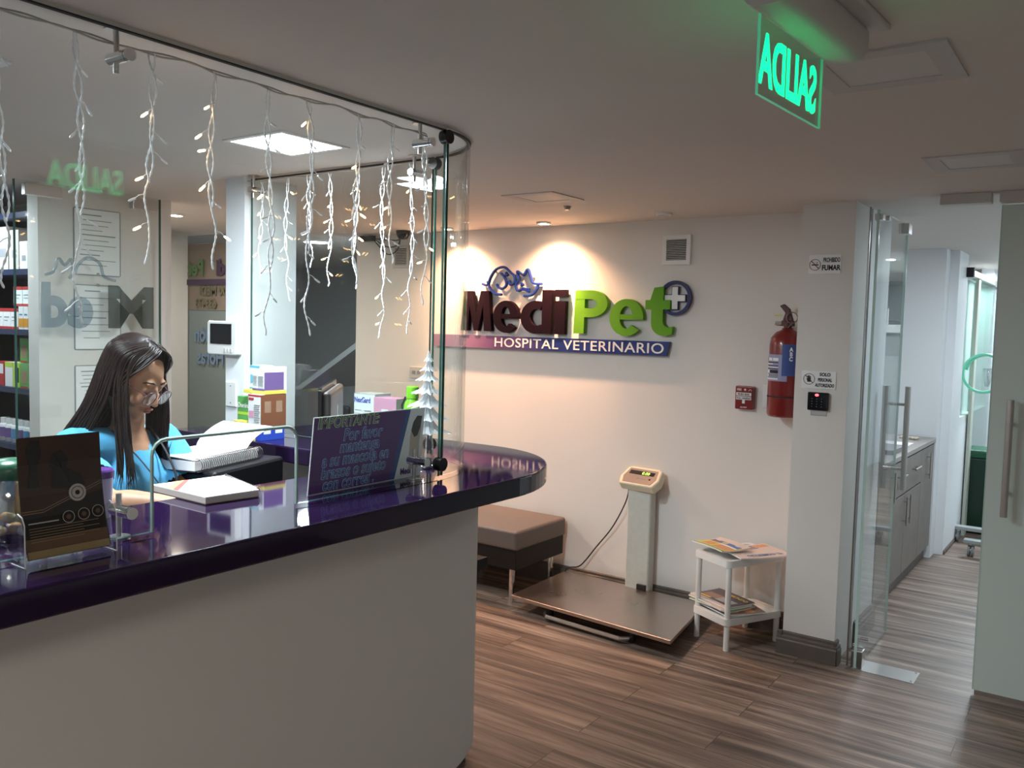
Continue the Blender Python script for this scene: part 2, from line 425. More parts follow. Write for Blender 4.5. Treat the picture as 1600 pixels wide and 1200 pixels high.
def base_profile(h=.115, t=.022):
    return [(0, 0), (t, 0), (t, h*.62), (t*.8, h*.68), (t*.8, h*.78), (t*.45, h*.84), (t*.45, h*.95), (t*.2, h), (0, h)]
def baseboard(name, p0, p1, out, h=.115, t=.022, m='baseboard'):
    """p0->p1 along the wall foot (2D), out = outward unit (2D)"""
    mb = MB(); prof = base_profile(h, t); A = []
    for p in (p0, p1): A.append([mb.bm.verts.new((p[0]+out[0]*a, p[1]+out[1]*a, z)) for a, z in prof])
    n = len(prof)
    for i in range(n): mb.bm.faces.new((A[0][i], A[0][(i+1) % n], A[1][(i+1) % n], A[1][i]))
    mb.bm.faces.new(A[0]); mb.bm.faces.new(A[1][::-1])
    return struct(name, mb, m)
mat('baseboard', (.125, .10, .085), .5, noise_amt=.25, nscale=14)
baseboard('baseboard_back', (-4.60, 4.53), (-1.33, 4.53), (0, -1))
baseboard('baseboard_pillar', (-1.335, 4.25), (-1.045, 4.25), (0, -1))
baseboard('baseboard_pillar_left', (-1.31, 4.235), (-1.31, 4.51), (-1, 0))
baseboard('baseboard_pillar_right', (-1.06, 4.235), (-1.06, 4.30), (1, 0))
baseboard('baseboard_corridor', (-1.05, 4.56), (-1.05, 4.95), (1, 0), .13)
baseboard('baseboard_corridor_far', (-1.0, 6.95), (-1.0, 8.9), (1, 0), .03, .01)

# ------------------------------------------------------------------ stair hall seen through the glass
struct('window_1', MB().box((-5.62, 3.795, 0), (-4.75, 3.805, CEIL-.03)), 'dark_window_glass')
struct('trim_3', MB().box((-4.80, 3.77, 0), (-4.74, 3.83, CEIL)), 'wall_grey')
mat('vinyl_purple', (.035, .02, .05), .6); mat('vinyl_blue', (.10, .16, .27), .6); mat('vinyl_olive', (.09, .085, .05), .6)
mat('vinyl_green', (.06, .12, .05), .6); mat('vinyl_frost', (.34, .37, .39), .7); mat('rose_brown', (.42, .27, .22), .6)
q = thing('window_lettering', (-5.3, 3.79, 1.3), 'reversed shop lettering with clinic name, phone and opening hours on the dark window', 'lettering')
MB().box((-5.66, 3.808, 1.655), (-4.80, 3.815, 2.13)).build('sign_glow_panel', 'rose_brown', q)  # opaque panel; glow of a warm-lit sign put into its rose colour
MB().box((-5.62, 3.808, .3), (-4.80, 3.814, 1.65)).build('frosted_film', 'vinyl_frost', q)
W = MB(); text_bm(W, 'Medi', .155, at(FY, -5.0, 3.79, 1.905), .001, .006, .9, mirror=True); text_bm(W, '1-800 MEDI', .088, at(FY, -5.04, 3.79, 1.765), .001, .002, 1.0, mi=1, mirror=True)
text_bm(W, '633473', .088, at(FY, -5.27, 3.79, 1.675), .001, .002, .95, mi=1, mirror=True)
W.box((-5.63, 3.789, 1.835), (-5.0, 3.793, 1.875), 0)
text_bm(W, 'Pet', .155, at(FY, -5.42, 3.79, 1.905), .001, .006, .9, mirror=True, mi=2)
W.build('lettering', ['vinyl_purple', 'vinyl_olive', 'vinyl_green'], q)
W = MB(); text_bm(W, 'Atención', .15, at(FY, -5.06, 3.79, 1.43), .001, .003, .85, mirror=True); text_bm(W, '24 Horas', .15, at(FY, -5.02, 3.79, 1.27), .001, .003, .85, mirror=True)
W.build('opening_hours_lettering', 'vinyl_blue', q)
# sloping underside of a stair beyond
struct('trim_4', MB().prism([(-6.9, .9), (-4.64, 2.2), (-4.64, 2.13), (-6.8, .9)], 5.9, 6.95, axis=1), 'wall_grey')
c0 = None
for i, (x, y, rz) in enumerate(((-4.95, 5.6, 2.6), (-5.55, 5.45, 2.9))):
    c = thing('waiting_chair', (x, y, 0), ['dark waiting chair in the stair hall, nearer the lit wall', 'dark waiting chair in the stair hall, farther left'][i], 'chair', rz)
    MB().box((-.24, -.23, .40), (.24, .23, .47)).build('seat', 'black_plastic', c, local=True, bevel=.02)
    MB().box((-.24, .19, .46), (.24, .25, .88)).build('backrest', 'black_plastic', c, local=True, bevel=.025)
    for sx in (-.2, .2):
        for sy in (-.19, .2): MB().cyl((sx, sy, 0), (sx, sy, .41), .013, 10).build('leg', 'dark_steel', c, local=True)

# ------------------------------------------------------------------ ceiling fixtures
def ceiling_panel(x, y, s, on, label, rot=0.0):
    t = thing('ceiling_light_panel', (x, y, CEIL-.005), label, 'ceiling light', rot)
    h = s/2; f = h+.05 if not on else h+.02
    MB().strip([(-f, -f), (f, -f), (f, f), (-f, f)], [(-h, -h), (h, -h), (h, h), (-h, h)], 0, .005).build('frame', 'panel_frame' if not on else 'white_plastic', t, local=True)
    MB().box((-h, -h, .002), (h, h, .005)).build('diffuser', 'led_panel' if on else 'led_panel_off', t, local=True)
    return t
ceiling_panel(-2.45, 2.05, .27, True, 'lit square white panel in the ceiling above the receptionist')
ceiling_panel(-2.44, .90, .27, True, 'lit square white panel at the left edge, nearest ceiling light over the counter')
ceiling_panel(-.495, 2.17, .21, False, 'unlit square ceiling panel right beside the green exit sign')
ceiling_panel(-.462, 3.46, .21, False, 'unlit square ceiling panel near the glass corridor doors')
ceiling_panel(-2.33, 3.51, .19, False, 'unlit square ceiling panel in front of the wall sign')
def round_light(x, y, r, label, emit='led_panel', name='ceiling_downlight'):
    t = thing(name, (x, y, CEIL-.012), label, 'ceiling light')
    MB().strip(arc(0, 0, r*1.35, 0, 345, 23), arc(0, 0, r, 0, 345, 23), 0, .012).build('trim_ring', 'white_plastic', t, local=True)
    MB().cyl((0, 0, .004), (0, 0, .011), r, 24).build('lamp', emit, t, local=True)
round_light(-2.87, 4.34, .032, 'lit round downlight washing the wall above the green lettering', 'lamp_warm')
round_light(-3.62, 4.34, .032, 'lit round downlight washing the wall left of the purple lettering', 'lamp_warm')
round_light(-2.05, 4.26, .032, 'unlit round downlight in the ceiling near the wall vent', 'led_panel_off')
round_light(-5.2, 4.65, .10, 'lit round lamp in the stair hall ceiling seen through the far glass')
round_light(-6.33, 4.53, .10, 'lit round lamp behind the dark lettered window')
round_light(-4.72, 3.10, .045, 'small lit downlight between the office wall and the dark window')
round_light(-4.72, 1.75, .06, 'small lit downlight above the medicine shelves')
round_light(-1.66, 7.5, .11, 'lit round lamp in the laboratory ceiling behind the glass door')
mb = MB().lathe([(.0, 0), (.012, 0), (.018, .012), (.02, .018)], (-2.38, 3.815, CEIL-.019), 16)
tag(mb.build('ceiling_sensor', 'dark_steel', smooth=True), 'tiny dark round sensor on the ceiling near the wall sign', 'sensor')
mb = MB().box((-.70, 4.20, CEIL-.045), (-.50, 4.27, CEIL)); tag(mb.build('door_header_bracket', 'exit_housing', bevel=.003), 'flat metal box on the ceiling over the open doorway, left one', 'bracket')
mb = MB().box((-.47, 4.20, CEIL-.045), (.4, 4.27, CEIL)); tag(mb.build('door_header_bracket', 'exit_housing', bevel=.003), 'long flat metal box on the ceiling above the frosted glass panel', 'bracket')

# ------------------------------------------------------------------ exit sign
ex = thing('exit_sign', (-.508, 1.640, CEIL), 'green glowing glass exit sign hanging from the ceiling, lettering seen reversed', 'exit sign', R(-3.3))
MB().box((-.055, -.24, -.012), (.075, .24, 0)).build('base_plate', 'exit_housing', ex, local=True, bevel=.004)
MB().prism(rrect(-.045, -.075, .045, 0, .028), -.20, .20, axis=1).build('housing', 'exit_housing', ex, local=True, smooth='auto', bevel=.004)
MB().box((-.034, -.155, -.207), (-.028, .155, -.058)).build('glass_plate', 'exit_glass', ex, local=True)
MB().box((-.0335, -.155, -.2082), (-.0285, .155, -.207)).box((-.0335, .155, -.207), (-.0285, .1562, -.058)).box((-.0335, -.1562, -.207), (-.0285, -.155, -.058)).build('glowing_edge', 'exit_edge', ex, local=True)
W = MB(); text_bm(W, 'SALIDA', .125, Matrix.Translation((-.036, 0, -.180)) @ Matrix(((0, 0, -1), (1, 0, 0), (0, 1, 0))).to_4x4(), .0008, .003, .78, align='CENTER', mirror=True)
_x = [v.co.y for v in W.bm.verts]; _a, _b = min(_x), max(_x)
for v in W.bm.verts: v.co.y = -.140+(v.co.y-_a)/(_b-_a)*.283
W.build('lettering', 'exit_letter', ex, local=True)

# ------------------------------------------------------------------ wall sign
SY = 4.53
sg = thing('wall_sign', (-2.9, SY, 1.45), 'large raised clinic sign with plum and green letters, pet outline and blue banner', 'sign')
def poly_letter(name, pts_list, x, z, sx, sz, m, depth=.035, hole=None):
    mb = MB()
    for pts in pts_list: mb.prism([(x+p[0]*sx, z+p[1]*sz) for p in pts], SY-.012-depth, SY-.012, axis=1)
    return mb.build(name, m, sg, bevel=.002)
def txt_letter(ch, x0, x1, zb, h, m, bold=.012, cap=.73):
    W = MB(); text_bm(W, ch, 1.0, Matrix.Identity(4), .018, 0.045)
    xs = [v.co.x for v in W.bm.verts]; ys = [v.co.y for v in W.bm.verts]
    a, b, c, d = min(xs), max(xs), min(ys), max(ys)
    for v in W.bm.verts:
        x, y, z = v.co
        v.co = Vector((x0+(x-a)/(b-a)*(x1-x0), SY-.03-z, zb+(y-c)/(d-c)*h))
    o = W.build('letter', m, sg); o['label'] = 'raised letter ' + ch
    return o
# M drawn as a heavy polygon, the rest from the regular face made bolder
Mp = [(0, 0), (.10, 1), (.36, 1), (.50, .45), (.64, 1), (.90, 1), (1, 0), (.76, 0), (.72, .62), (.57, 0), (.43, 0), (.28, .62), (.24, 0)]
o = poly_letter('letter', [Mp], -3.605, 1.56, .254, .26, 'sign_plum'); o['label'] = 'raised letter M'
def ring_letter(outer, inner, a0, a1, n=40):
    pass
def e_shape(cx, cz, w, h, t, bar, m):
    """bold lower-case e as one outline"""
    out = []; inn = []
    N = 44; a0, a1 = 8, 332
    O = arc(cx, cz, w/2, 0, 322, N, h/2)
    I = arc(cx, cz, w/2-t, 322, 183, 20, h/2-t*.72)
    pts = O + [(cx+w/2-t*.62, cz-h*.14)] if False else O
    pts = O + I + [(cx-(w/2-t), cz-bar/2), (cx+w/2, cz-bar/2)]
    mb = MB().prism(pts, SY-.047, SY-.012, axis=1)
    # upper counter closed by the bowl: arch from bar to the right side
    mb2 = MB()
    hole = arc(cx, cz+bar/2, w/2-t, 0, 180, 16, h/2-t*.72-bar/2)
    return pts, hole
def letter_mesh(loops_quads, m, lab):
    mb = MB()
    for pts in loops_quads: mb.prism(pts, SY-.047, SY-.012, axis=1)
    o = mb.build('letter', m, sg); o['label'] = 'raised letter ' + lab; return o
def band(O, I):
    """strip of quads between two open polylines of equal length"""
    return [[O[i], O[i+1], I[i+1], I[i]] for i in range(len(O)-1)]
def letter_band(bands, polys, m, lab):
    mb = MB()
    for O, I in bands:
        n = len(O); Y0, Y1 = SY-.047, SY-.012
        V = [[mb.bm.verts.new((p[0], y, p[1])) for p in L] for L in (O, I) for y in (Y0, Y1)]
        o0, o1, i0, i1 = V
        for k in range(n-1):
            for q in ((o0[k], o0[k+1], i0[k+1], i0[k]), (o1[k+1], o1[k], i1[k], i1[k+1]), (o0[k+1], o0[k], o1[k], o1[k+1]), (i0[k], i0[k+1], i1[k+1], i1[k])): mb.bm.faces.new(q)
        for k in (0, n-1): mb.bm.faces.new((o0[k], i0[k], i1[k], o1[k]))
    for k, pts in enumerate(polys): mb.prism(pts, SY-.0462+.0004*k, SY-.0128, axis=1)
    o = mb.build('letter', m, sg); o['label'] = 'raised letter ' + lab; return o
def make_e(cx, cz, w, h, t, m):
    O = arc(cx, cz, w/2, -3, 318, 44, h/2); I = arc(cx, cz, w/2-t, -3, 318, 44, h/2-t*.62)
    letter_band([(O, I)], [[(cx-w/2+t*.5, cz-.012), (cx+w/2-.001, cz-.012), (cx+w/2-.001, cz+.018), (cx-w/2+t*.5, cz+.018)]], m, 'e')
def make_P(x0, x1, z0, z1, t, m):
    zc = z1-(z1-z0)*.31; ry = (z1-z0)*.31; rx = (x1-x0)*.52; cx = x1-rx
    O = [(x0+.01, z1)]+arc(cx, zc, rx, 90, -90, 20, ry)+[(x0+t, zc-ry)]
    I = [(x0+.01, z1-.055)]+arc(cx, zc, rx-t, 90, -90, 20, ry-.052)+[(x0+t, zc-ry+.055)]
    letter_band([(O, I)], [[(x0, z0), (x0+t, z0), (x0+t+.004, z1-.002), (x0+.008, z1-.002)]], m, 'P')
make_e(-3.240, 1.655, .196, .205, .062, 'sign_plum')
# d: bowl + stem
O = arc(-3.010, 1.655, .112, 60, 300, 30, .103); I = arc(-3.000, 1.655, .052, 60, 300, 30, .052)
letter_band([(O, I)], [[(-2.962, 1.552), (-2.893, 1.552), (-2.888, 1.825), (-2.962, 1.825)]], 'sign_plum', 'd')
letter_band([], [[(-2.868, 1.553), (-2.796, 1.553), (-2.792, 1.757), (-2.868, 1.757)], [(-2.868, 1.782), (-2.790, 1.782), (-2.788, 1.826), (-2.868, 1.826)]], 'sign_plum', 'i')
make_P(-2.730, -2.500, 1.562, 1.822, .072, 'sign_green')
make_e(-2.374, 1.663, .220, .215, .068, 'sign_green')
T = [(-2.253, 1.712), (-2.253, 1.765), (-2.223, 1.765), (-2.200, 1.835), (-2.142, 1.842), (-2.142, 1.765), (-2.100, 1.765), (-2.100, 1.712), (-2.142, 1.712)] + arc(-2.104, 1.648, .038, 180, 270, 6, .037) + [(-2.080, 1.616), (-2.084, 1.573)] + arc(-2.132, 1.632, .082, 290, 180, 8, .07) + [(-2.214, 1.712)]
letter_band([], [T], 'sign_green', 't')
# badge with a plus
bd = thing('badge', (0, 0, 0), None, None); bpy.data.objects.remove(bd)
mb = MB(); n = 48
O = arc(-2.078, 1.777, .098, 0, 360, n); I = arc(-2.078, 1.777, .080, 0, 360, n)
V = [[mb.bm.verts.new((p[0], y, p[1])) for p in L[:-1]] for L in (O, I) for y in (SY-.035, SY-.012)]
for k in range(n):
    j = (k+1) % n; o0, o1, i0, i1 = V
    for qd in ((o0[k], o0[j], i0[j], i0[k]), (o1[j], o1[k], i1[k], i1[j]), (o0[j], o0[k], o1[k], o1[j]), (i0[k], i0[j], i1[j], i1[k])): mb.bm.faces.new(qd)
badge = mb.build('round_badge', 'navy', sg)
def plus(c, z, a, b): return [(c-a, z-b), (c-a, z-a), (c-b, z-a), (c-b, z+a), (c-a, z+a), (c-a, z+b), (c+a, z+b), (c+a, z+a), (c+b, z+a), (c+b, z-a), (c+a, z-a), (c+a, z-b)]
MB().prism(plus(-2.080, 1.777, .021, .066), SY-.026, SY-.012, axis=1).build('cross_outline', 'navy', badge)
MB().prism(plus(-2.080, 1.777, .017, .062), SY-.029, SY-.012, axis=1).build('cross', 'white_plastic', badge)
# banner
MB().prism([(-3.85, 1.448), (-2.118, 1.448), (-2.100, 1.530), (-3.85, 1.530)], SY-.035, SY-.010, axis=1).build('banner', 'banner_gradient', sg)
W = MB(); text_bm(W, 'HOSPITAL VETERINARIO', .083, at(FY, -3.325, SY-.036, 1.462), .0008, .0006, 1.0, space=1.06)
xs = [v.co.x for v in W.bm.verts]; a, b = min(xs), max(xs)
for v in W.bm.verts: v.co.x = -3.328+(v.co.x-a)/(b-a)*(1.195)
geo = [f for f in W.bm.faces if f.calc_center_median().x > -2.83]
W2_ = MB(); tmp_ = bpy.data.meshes.new('q'); W.bm.to_mesh(tmp_); W2_.bm.from_mesh(tmp_); bpy.data.meshes.remove(tmp_)
bmesh.ops.delete(W.bm, geom=geo, context='FACES')
bmesh.ops.delete(W2_.bm, geom=[f for f in W2_.bm.faces if f.calc_center_median().x <= -2.83], context='FACES')
W.build('banner_word', 'white_plastic', sg); W2_.build('banner_word', 'white_plastic', sg)
# wall spacers behind banner and letters
for x, y0, z in [(x, SY-.012, 1.49) for x in (-3.7, -2.95, -2.2)]+[(x, SY-.014, 1.60) for x in (-3.565, -3.30, -2.92, -2.83, -2.69, -2.43, -2.18)]+[(-3.36, SY-.016, 1.95), (-3.05, SY-.016, 1.90), (-2.078, SY-.016, 1.868)]:
    MB().cyl((x, y0, z), (x, SY, z), .006, 10).build('wall_spacer', 'dark_steel', sg)
# pet outlines, pixel -> wall plane already measured
def wall_pts(px):
    out = []
    for x, y in px:
        d = rt2*((x-800)/1347.3) - up2*((y-600)/1347.3) + fw
        t = SY/d.y; out.append((d.x*t, 1.6+d.z*t))
    return out
def smooth_line(p, n=6):
    out = []
    for i in range(len(p)-1):
        p0 = p[max(i-1, 0)]; p1 = p[i]; p2 = p[i+1]; p3 = p[min(i+2, len(p)-1)]
        for k in range(n):
            t = k/n
            out.append(tuple(.5*((2*p1[j])+(-p0[j]+p2[j])*t+(2*p0[j]-5*p1[j]+4*p2[j]-p3[j])*t*t+(-p0[j]+3*p1[j]-3*p2[j]+p3[j])*t**3) for j in range(len(p1))))
    out.append(tuple(p[-1])); return out
def stroke(name, lines, wd, m, parent):
    mb = MB()
    for L in lines:
        pts = smooth_line(wall_pts([(700+a/4, 380+b/4) for a, b in L]))
        mb.tube([(p[0], SY-.022, p[1]) for p in pts], wd, 6, flat=1.6, updir=(0, 1, 0))
    return mb.build(name, m, parent)
stroke('dog_outline', [[(228, 256), (262, 262), (280, 215), (315, 165), (365, 152), (405, 185), (430, 210), (428, 250), (400, 258), (395, 235)], [(262, 240), (275, 280), (305, 315), (348, 322)], [(345, 190), (370, 220), (378, 262), (355, 285), (330, 278), (318, 258)], [(375, 185), (385, 200), (372, 200)]], .0085, 'sign_blue', sg)
stroke('cat_outline', [[(448, 300), (438, 265), (455, 225), (447, 178), (485, 200), (512, 165), (528, 205), (545, 250), (600, 256)], [(575, 262), (565, 295), (535, 325), (488, 330)], [(455, 300), (480, 290), (520, 305)], [(470, 250), (482, 262), (470, 265)], [(480, 285), (520, 290)]], .0085, 'sign_blue', sg)

# ------------------------------------------------------------------ things on the back wall
v = thing('air_vent', (-2.087, SY, 1.965), 'white louvred vent high on the wall right of the sign', 'vent')
MB().strip([(-2.172, 1.965), (-2.002, 1.965), (-2.002, 2.13), (-2.172, 2.13)], [(-2.150, 1.990), (-2.024, 1.990), (-2.024, 2.108), (-2.150, 2.108)], 0, .018)
mb = MB(); o_ = [(-2.172, 1.965), (-2.002, 1.965), (-2.002, 2.13), (-2.172, 2.13)]; i_ = [(-2.148, 1.990), (-2.026, 1.990), (-2.026, 2.107), (-2.148, 2.107)]
for k in range(4):
    j = (k+1) % 4; mb.prism([o_[k], o_[j], i_[j], i_[k]], SY-.020, SY, axis=1)
mb.build('frame', 'white_plastic', v)
mb = MB()
for k in range(12):
    z = 1.994+k*.0098; mb.prism([(SY-.018, z), (SY-.006, z+.006), (SY-.005, z+.007), (SY-.017, z+.002)], -2.148, -2.026, axis=0)
mb.build('louvres', 'white_plastic', v)
MB().box((-2.148, SY-.002, 1.99), (-2.026, SY, 2.107)).build('backing', 'ink', v)

v2 = thing('air_vent', (-4.18, SY, 1.985), 'dull louvred vent on the far wall seen through the far glass', 'vent')
mb = MB(); o_ = [(-4.258, 1.985), (-4.108, 1.985), (-4.108, 2.14), (-4.258, 2.14)]; i_ = [(-4.238, 2.005), (-4.128, 2.005), (-4.128, 2.12), (-4.238, 2.12)]
for k in range(4):
    j = (k+1) % 4; mb.prism([o_[k], o_[j], i_[j], i_[k]], SY-.016, SY, axis=1)
mb.build('frame', 'exit_housing', v2)
mb = MB()
for k in range(10): mb.box((-4.238, SY-.012, 2.009+k*.011), (-4.128, SY-.006, 2.014+k*.011))
mb.build('louvres', 'exit_housing', v2); MB().box((-4.238, SY-.002, 2.005), (-4.128, SY, 2.12)).build('backing', 'ink', v2)
cc = thing('security_camera', (-4.28, 4.40, CEIL-.06), 'small dark ceiling camera with loose cables seen through the far glass', 'camera')
MB().lathe([(0, 0), (.03, .005), (.045, .03), (.05, .06), (0, .06)], (-4.02, 4.36, CEIL-.06), 20).build('dome', 'black_gloss', cc, smooth=True)
MB().box((-4.50, 4.42, CEIL-.05), (-4.38, 4.47, CEIL-.01)).build('junction_box', 'black_plastic', cc, bevel=.004)
for k in range(3): MB().tube(smooth_line([(-4.06, 4.38, CEIL-.02), (-4.15, 4.45, CEIL-.05-.03*k), (-4.28, 4.48, CEIL-.04-.05*k), (-4.39, 4.45, CEIL-.03)]), .004, 6).build('cable', 'ink', cc, smooth=True)
fa = thing('fire_alarm', (-1.65, SY, 1.18), 'small red fire alarm pull box with white plates on the wall', 'fire alarm')
MB().box((-1.700, SY-.042, 1.182), (-1.602, SY, 1.307)).build('body', 'red_paint', fa, bevel=.006, seg=3)
MB().box((-1.692, SY-.046, 1.255), (-1.610, SY-.040, 1.272)).box((-1.692, SY-.046, 1.234), (-1.610, SY-.040, 1.251)).box((-1.658, SY-.046, 1.214), (-1.644, SY-.040, 1.236)).build('plate', 'white_plastic', fa)
W = MB(); text_bm(W, 'PUSH BAR', .014, at(FY, -1.651, SY-.0465, 1.2585), .0003, .0004, 1, 'CENTER'); text_bm(W, 'PULL HANDLE', .0125, at(FY, -1.651, SY-.0465, 1.238), .0003, .0004, .95, 'CENTER')
W.build('lettering', 'ink', fa)
W = MB(); text_bm(W, 'ALARM', .011, at(FY, -1.651, SY-.0425, 1.190), .0003, .0002, 1, 'CENTER'); W.build('lettering', 'white_plastic', fa)
W = MB(); text_bm(W, 'FIRE', .017, at(FY, -1.690, SY-.0425, 1.282), .0003, .0003, .8); MB().ball((-1.645, SY-.0425, 1.288), .006, 2, (1, .3, 1)).build('white_dot', 'white_plastic', fa)
MB().tube([(-1.625, SY-.043, 1.283), (-1.617, SY-.043, 1.292), (-1.609, SY-.043, 1.283)], .0013, 5).build('arrow_mark', 'white_plastic', fa)
W.build('white_marks', 'white_plastic', fa)

sw = thing('light_switch', (-1.53, SY, 1.19), 'pale switch plate half hidden behind the fire extinguisher', 'switch')
MB().box((-1.562, SY-.009, 1.195), (-1.475, SY, 1.318)).build('plate', 'white_plastic', sw, bevel=.003)
for z in (1.21, 1.245, 1.28): MB().box((-1.545, SY-.013, z), (-1.49, SY-.009, z+.026)).build('rocker', 'white_plastic', sw, bevel=.001)
so = thing('wall_socket', (-4.02, SY, 1.22), 'dull twin socket on the far wall seen through the glass', 'socket')
MB().box((-4.085, SY-.009, 1.215), (-3.955, SY, 1.295)).build('plate', 'exit_housing', so, bevel=.003)
MB().box((-4.06, SY-.011, 1.245), (-4.03, SY-.008, 1.268)).box((-4.015, SY-.011, 1.245), (-3.985, SY-.008, 1.268)).build('outlet', 'ink_grey', so)

fe = thing('fire_extinguisher', (-1.412, 4.425, 1.168), 'red fire extinguisher hung on the wall beside the pillar', 'fire extinguisher')
MB().lathe([(.0, 0), (.078, 0), (.086, .012), (.086, .37), (.080, .405), (.058, .432), (.03, .445), (.028, .455), (.0, .455)], (-1.412, 4.425, 1.168), 40).build('cylinder', 'red_paint', fe, smooth=True)
mb = MB().cyl((-1.412, 4.425, 1.62), (-1.412, 4.425, 1.655), .02, 16).box((-1.442, 4.41, 1.632), (-1.38, 4.44, 1.66)).prism([(-1.44, 1.65), (-1.425, 1.70), (-1.455, 1.735), (-1.435, 1.745), (-1.405, 1.72), (-1.385, 1.66)], 4.412, 4.438, axis=1)
mb.build('valve_handle', 'cast_iron', fe, bevel=.003)
MB().cyl((-1.475, 4.425, 1.645), (-1.440, 4.425, 1.645), .013, 16).build('gauge', 'chrome', fe)
mb = MB().tube([(-1.385+.028*math.cos(a), 4.40, 1.675+.028*math.sin(a)) for a in [k*PI/8 for k in range(16)]], .003, 6, closed=True).tube([(-1.43, 4.405, 1.62), (-1.40, 4.39, 1.625), (-1.38, 4.395, 1.65)], .002, 6)
mb.build('safety_pin', 'dark_steel', fe)
MB().box((-1.478, 4.408, 1.682), (-1.44, 4.410, 1.690)).build('tag', mat('tag_yellow', (.65, .65, .1), .6), fe)
def wrap(name, a0, a1, z0, z1, r, m, par, c=(-1.412, 4.425)):
    mb = MB(); n = 16
    A = [(c[0]+r*math.cos(R(a0+(a1-a0)*k/n)), c[1]+r*math.sin(R(a0+(a1-a0)*k/n))) for k in range(n+1)]
    B = [(c[0]+(r-.001)*math.cos(R(a0+(a1-a0)*k/n)), c[1]+(r-.001)*math.sin(R(a0+(a1-a0)*k/n))) for k in range(n+1)]
    mb.prism(A+B[::-1], z0, z1); return mb.build(name, m, par)
mat('label_blue', (.05, .09, .30), .5); mat('label_lilac', (.32, .32, .50), .5)
lb = wrap('label', 180, 292, 1.352, 1.487, .0872, 'label_lilac', fe)
wrap('label_strip', 274, 318, 1.38, 1.540, .0880, 'label_blue', fe)
for k, (a0, a1, z0, z1, m) in enumerate(((186, 262, 1.360, 1.366, 'paper'), (186, 215, 1.375, 1.385, 'paper'), (220, 262, 1.372, 1.388, 'ink_grey'), (186, 222, 1.392, 1.408, 'paper'), (226, 262, 1.392, 1.408, 'ink'), (186, 262, 1.412, 1.416, 'ink'), (186, 262, 1.420, 1.424, 'paper'), (186, 262, 1.428, 1.432, 'ink'), (186, 240, 1.436, 1.441, 'paper'), (200, 262, 1.444, 1.449, 'ink'), (186, 208, 1.455, 1.470, 'red_paint'), (214, 236, 1.455, 1.470, 'paper'), (240, 262, 1.455, 1.470, 'paper'))):
    wrap('label_print', a0, a1, z0, z1, .0880, m, lb)
for ch, z in (('A', 1.505), ('B', 1.481), ('C', 1.457)):
    a = R(302); W = MB(); Mx = Matrix.Translation((-1.412+.0892*math.cos(a), 4.425+.0892*math.sin(a), z)) @ Matrix.Rotation(R(32), 4, 'Z') @ FY
    text_bm(W, ch, .028, Mx, .0004, .0012, .9, 'CENTER'); W.build('letter', 'paper', lb)
wrap('strap', 170, 330, 1.268, 1.275, .0878, 'ink', fe)
MB().box((-1.435, 4.505, 1.40), (-1.39, SY, 1.60)).build('wall_hook', 'cast_iron', fe)

def no_sign(cx, cz, r, y, parent, kind):
    red = mat('sign_red_brown', (.16, .02, .02), .5)
    mb = MB().tube([(cx+r*math.cos(2*PI*k/28), y, cz+r*math.sin(2*PI*k/28)) for k in range(28)], .0022, 6, closed=True, flat=.5)
    mb.cyl((cx-r*.7, y, cz+r*.7), (cx+r*.7, y, cz-r*.7), .0018, 8)
    mb.build('prohibition_ring', red, parent)
    if kind == 'smoke':
        MB().box((cx-.016, y-.0005, cz-.003), (cx+.016, y+.0005, cz+.002)).tube([(cx+.006, y, cz+.004), (cx+.012, y, cz+.010), (cx+.006, y, cz+.014)], .001, 5).build('cigarette', 'ink', parent)
    else:
        mb = MB().box((cx-.008, y-.0005, cz-.014), (cx+.008, y+.0005, cz+.004))
        for k, h in enumerate((.012, .015, .013, .010)): mb.box((cx-.008+k*.0042, y-.0005, cz+.003), (cx-.0048+k*.0042, y+.0005, cz+.003+h))
        mb.prism([(cx-.008, cz-.008), (cx-.013, cz+.002), (cx-.011, cz+.004), (cx-.007, cz-.001)], y-.0005, y+.0005, axis=1)
        mb.build('hand_symbol', 'ink', parent)
PY = 4.25
s1 = thing('no_smoking_sign', (-1.19, PY, 1.88), 'white no smoking sign high on the pillar', 'sign')
MB().box((-1.268, PY-.004, 1.885), (-1.118, PY, 1.975)).build('plate', 'paper', s1)
no_sign(-1.238, 1.928, .026, PY-.005, s1, 'smoke')
W = MB(); text_bm(W, 'PROHIBIDO', .030, at(FY, -1.161, PY-.0045, 1.940), .0004, .0007, .50, 'CENTER'); text_bm(W, 'FUMAR', .034, at(FY, -1.163, PY-.0045, 1.902), .0004, .0012, .78, 'CENTER'); W.build('lettering', 'ink', s1)
s2 = thing('staff_only_sign', (-1.19, PY, 1.33), 'white staff only sign above the keypad on the pillar', 'sign')
MB().box((-1.276, PY-.004, 1.333), (-1.114, PY, 1.418)).build('plate', 'paper', s2)
no_sign(-1.240, 1.378, .026, PY-.005, s2, 'hand')
W = MB(); text_bm(W, 'SOLO', .022, at(FY, -1.165, PY-.0045, 1.395), .0004, .0009, .9, 'CENTER'); text_bm(W, 'PERSONAL', .022, at(FY, -1.165, PY-.0045, 1.369), .0004, .0009, .62, 'CENTER'); text_bm(W, 'AUTORIZADO', .022, at(FY, -1.165, PY-.0045, 1.343), .0004, .0009, .62, 'CENTER'); W.build('lettering', 'ink', s2)
kp = thing('keypad', (-1.19, PY, 1.205), 'black access keypad with red light on the pillar', 'keypad')
MB().box((-1.239, PY-.022, 1.228), (-1.141, PY, 1.316)).build('body', 'black_gloss', kp, bevel=.006, seg=3)
MB().box((-1.226, PY-.004, 1.203), (-1.150, PY, 1.232)).build('back_plate', 'steel', kp, bevel=.001)
mb = MB()
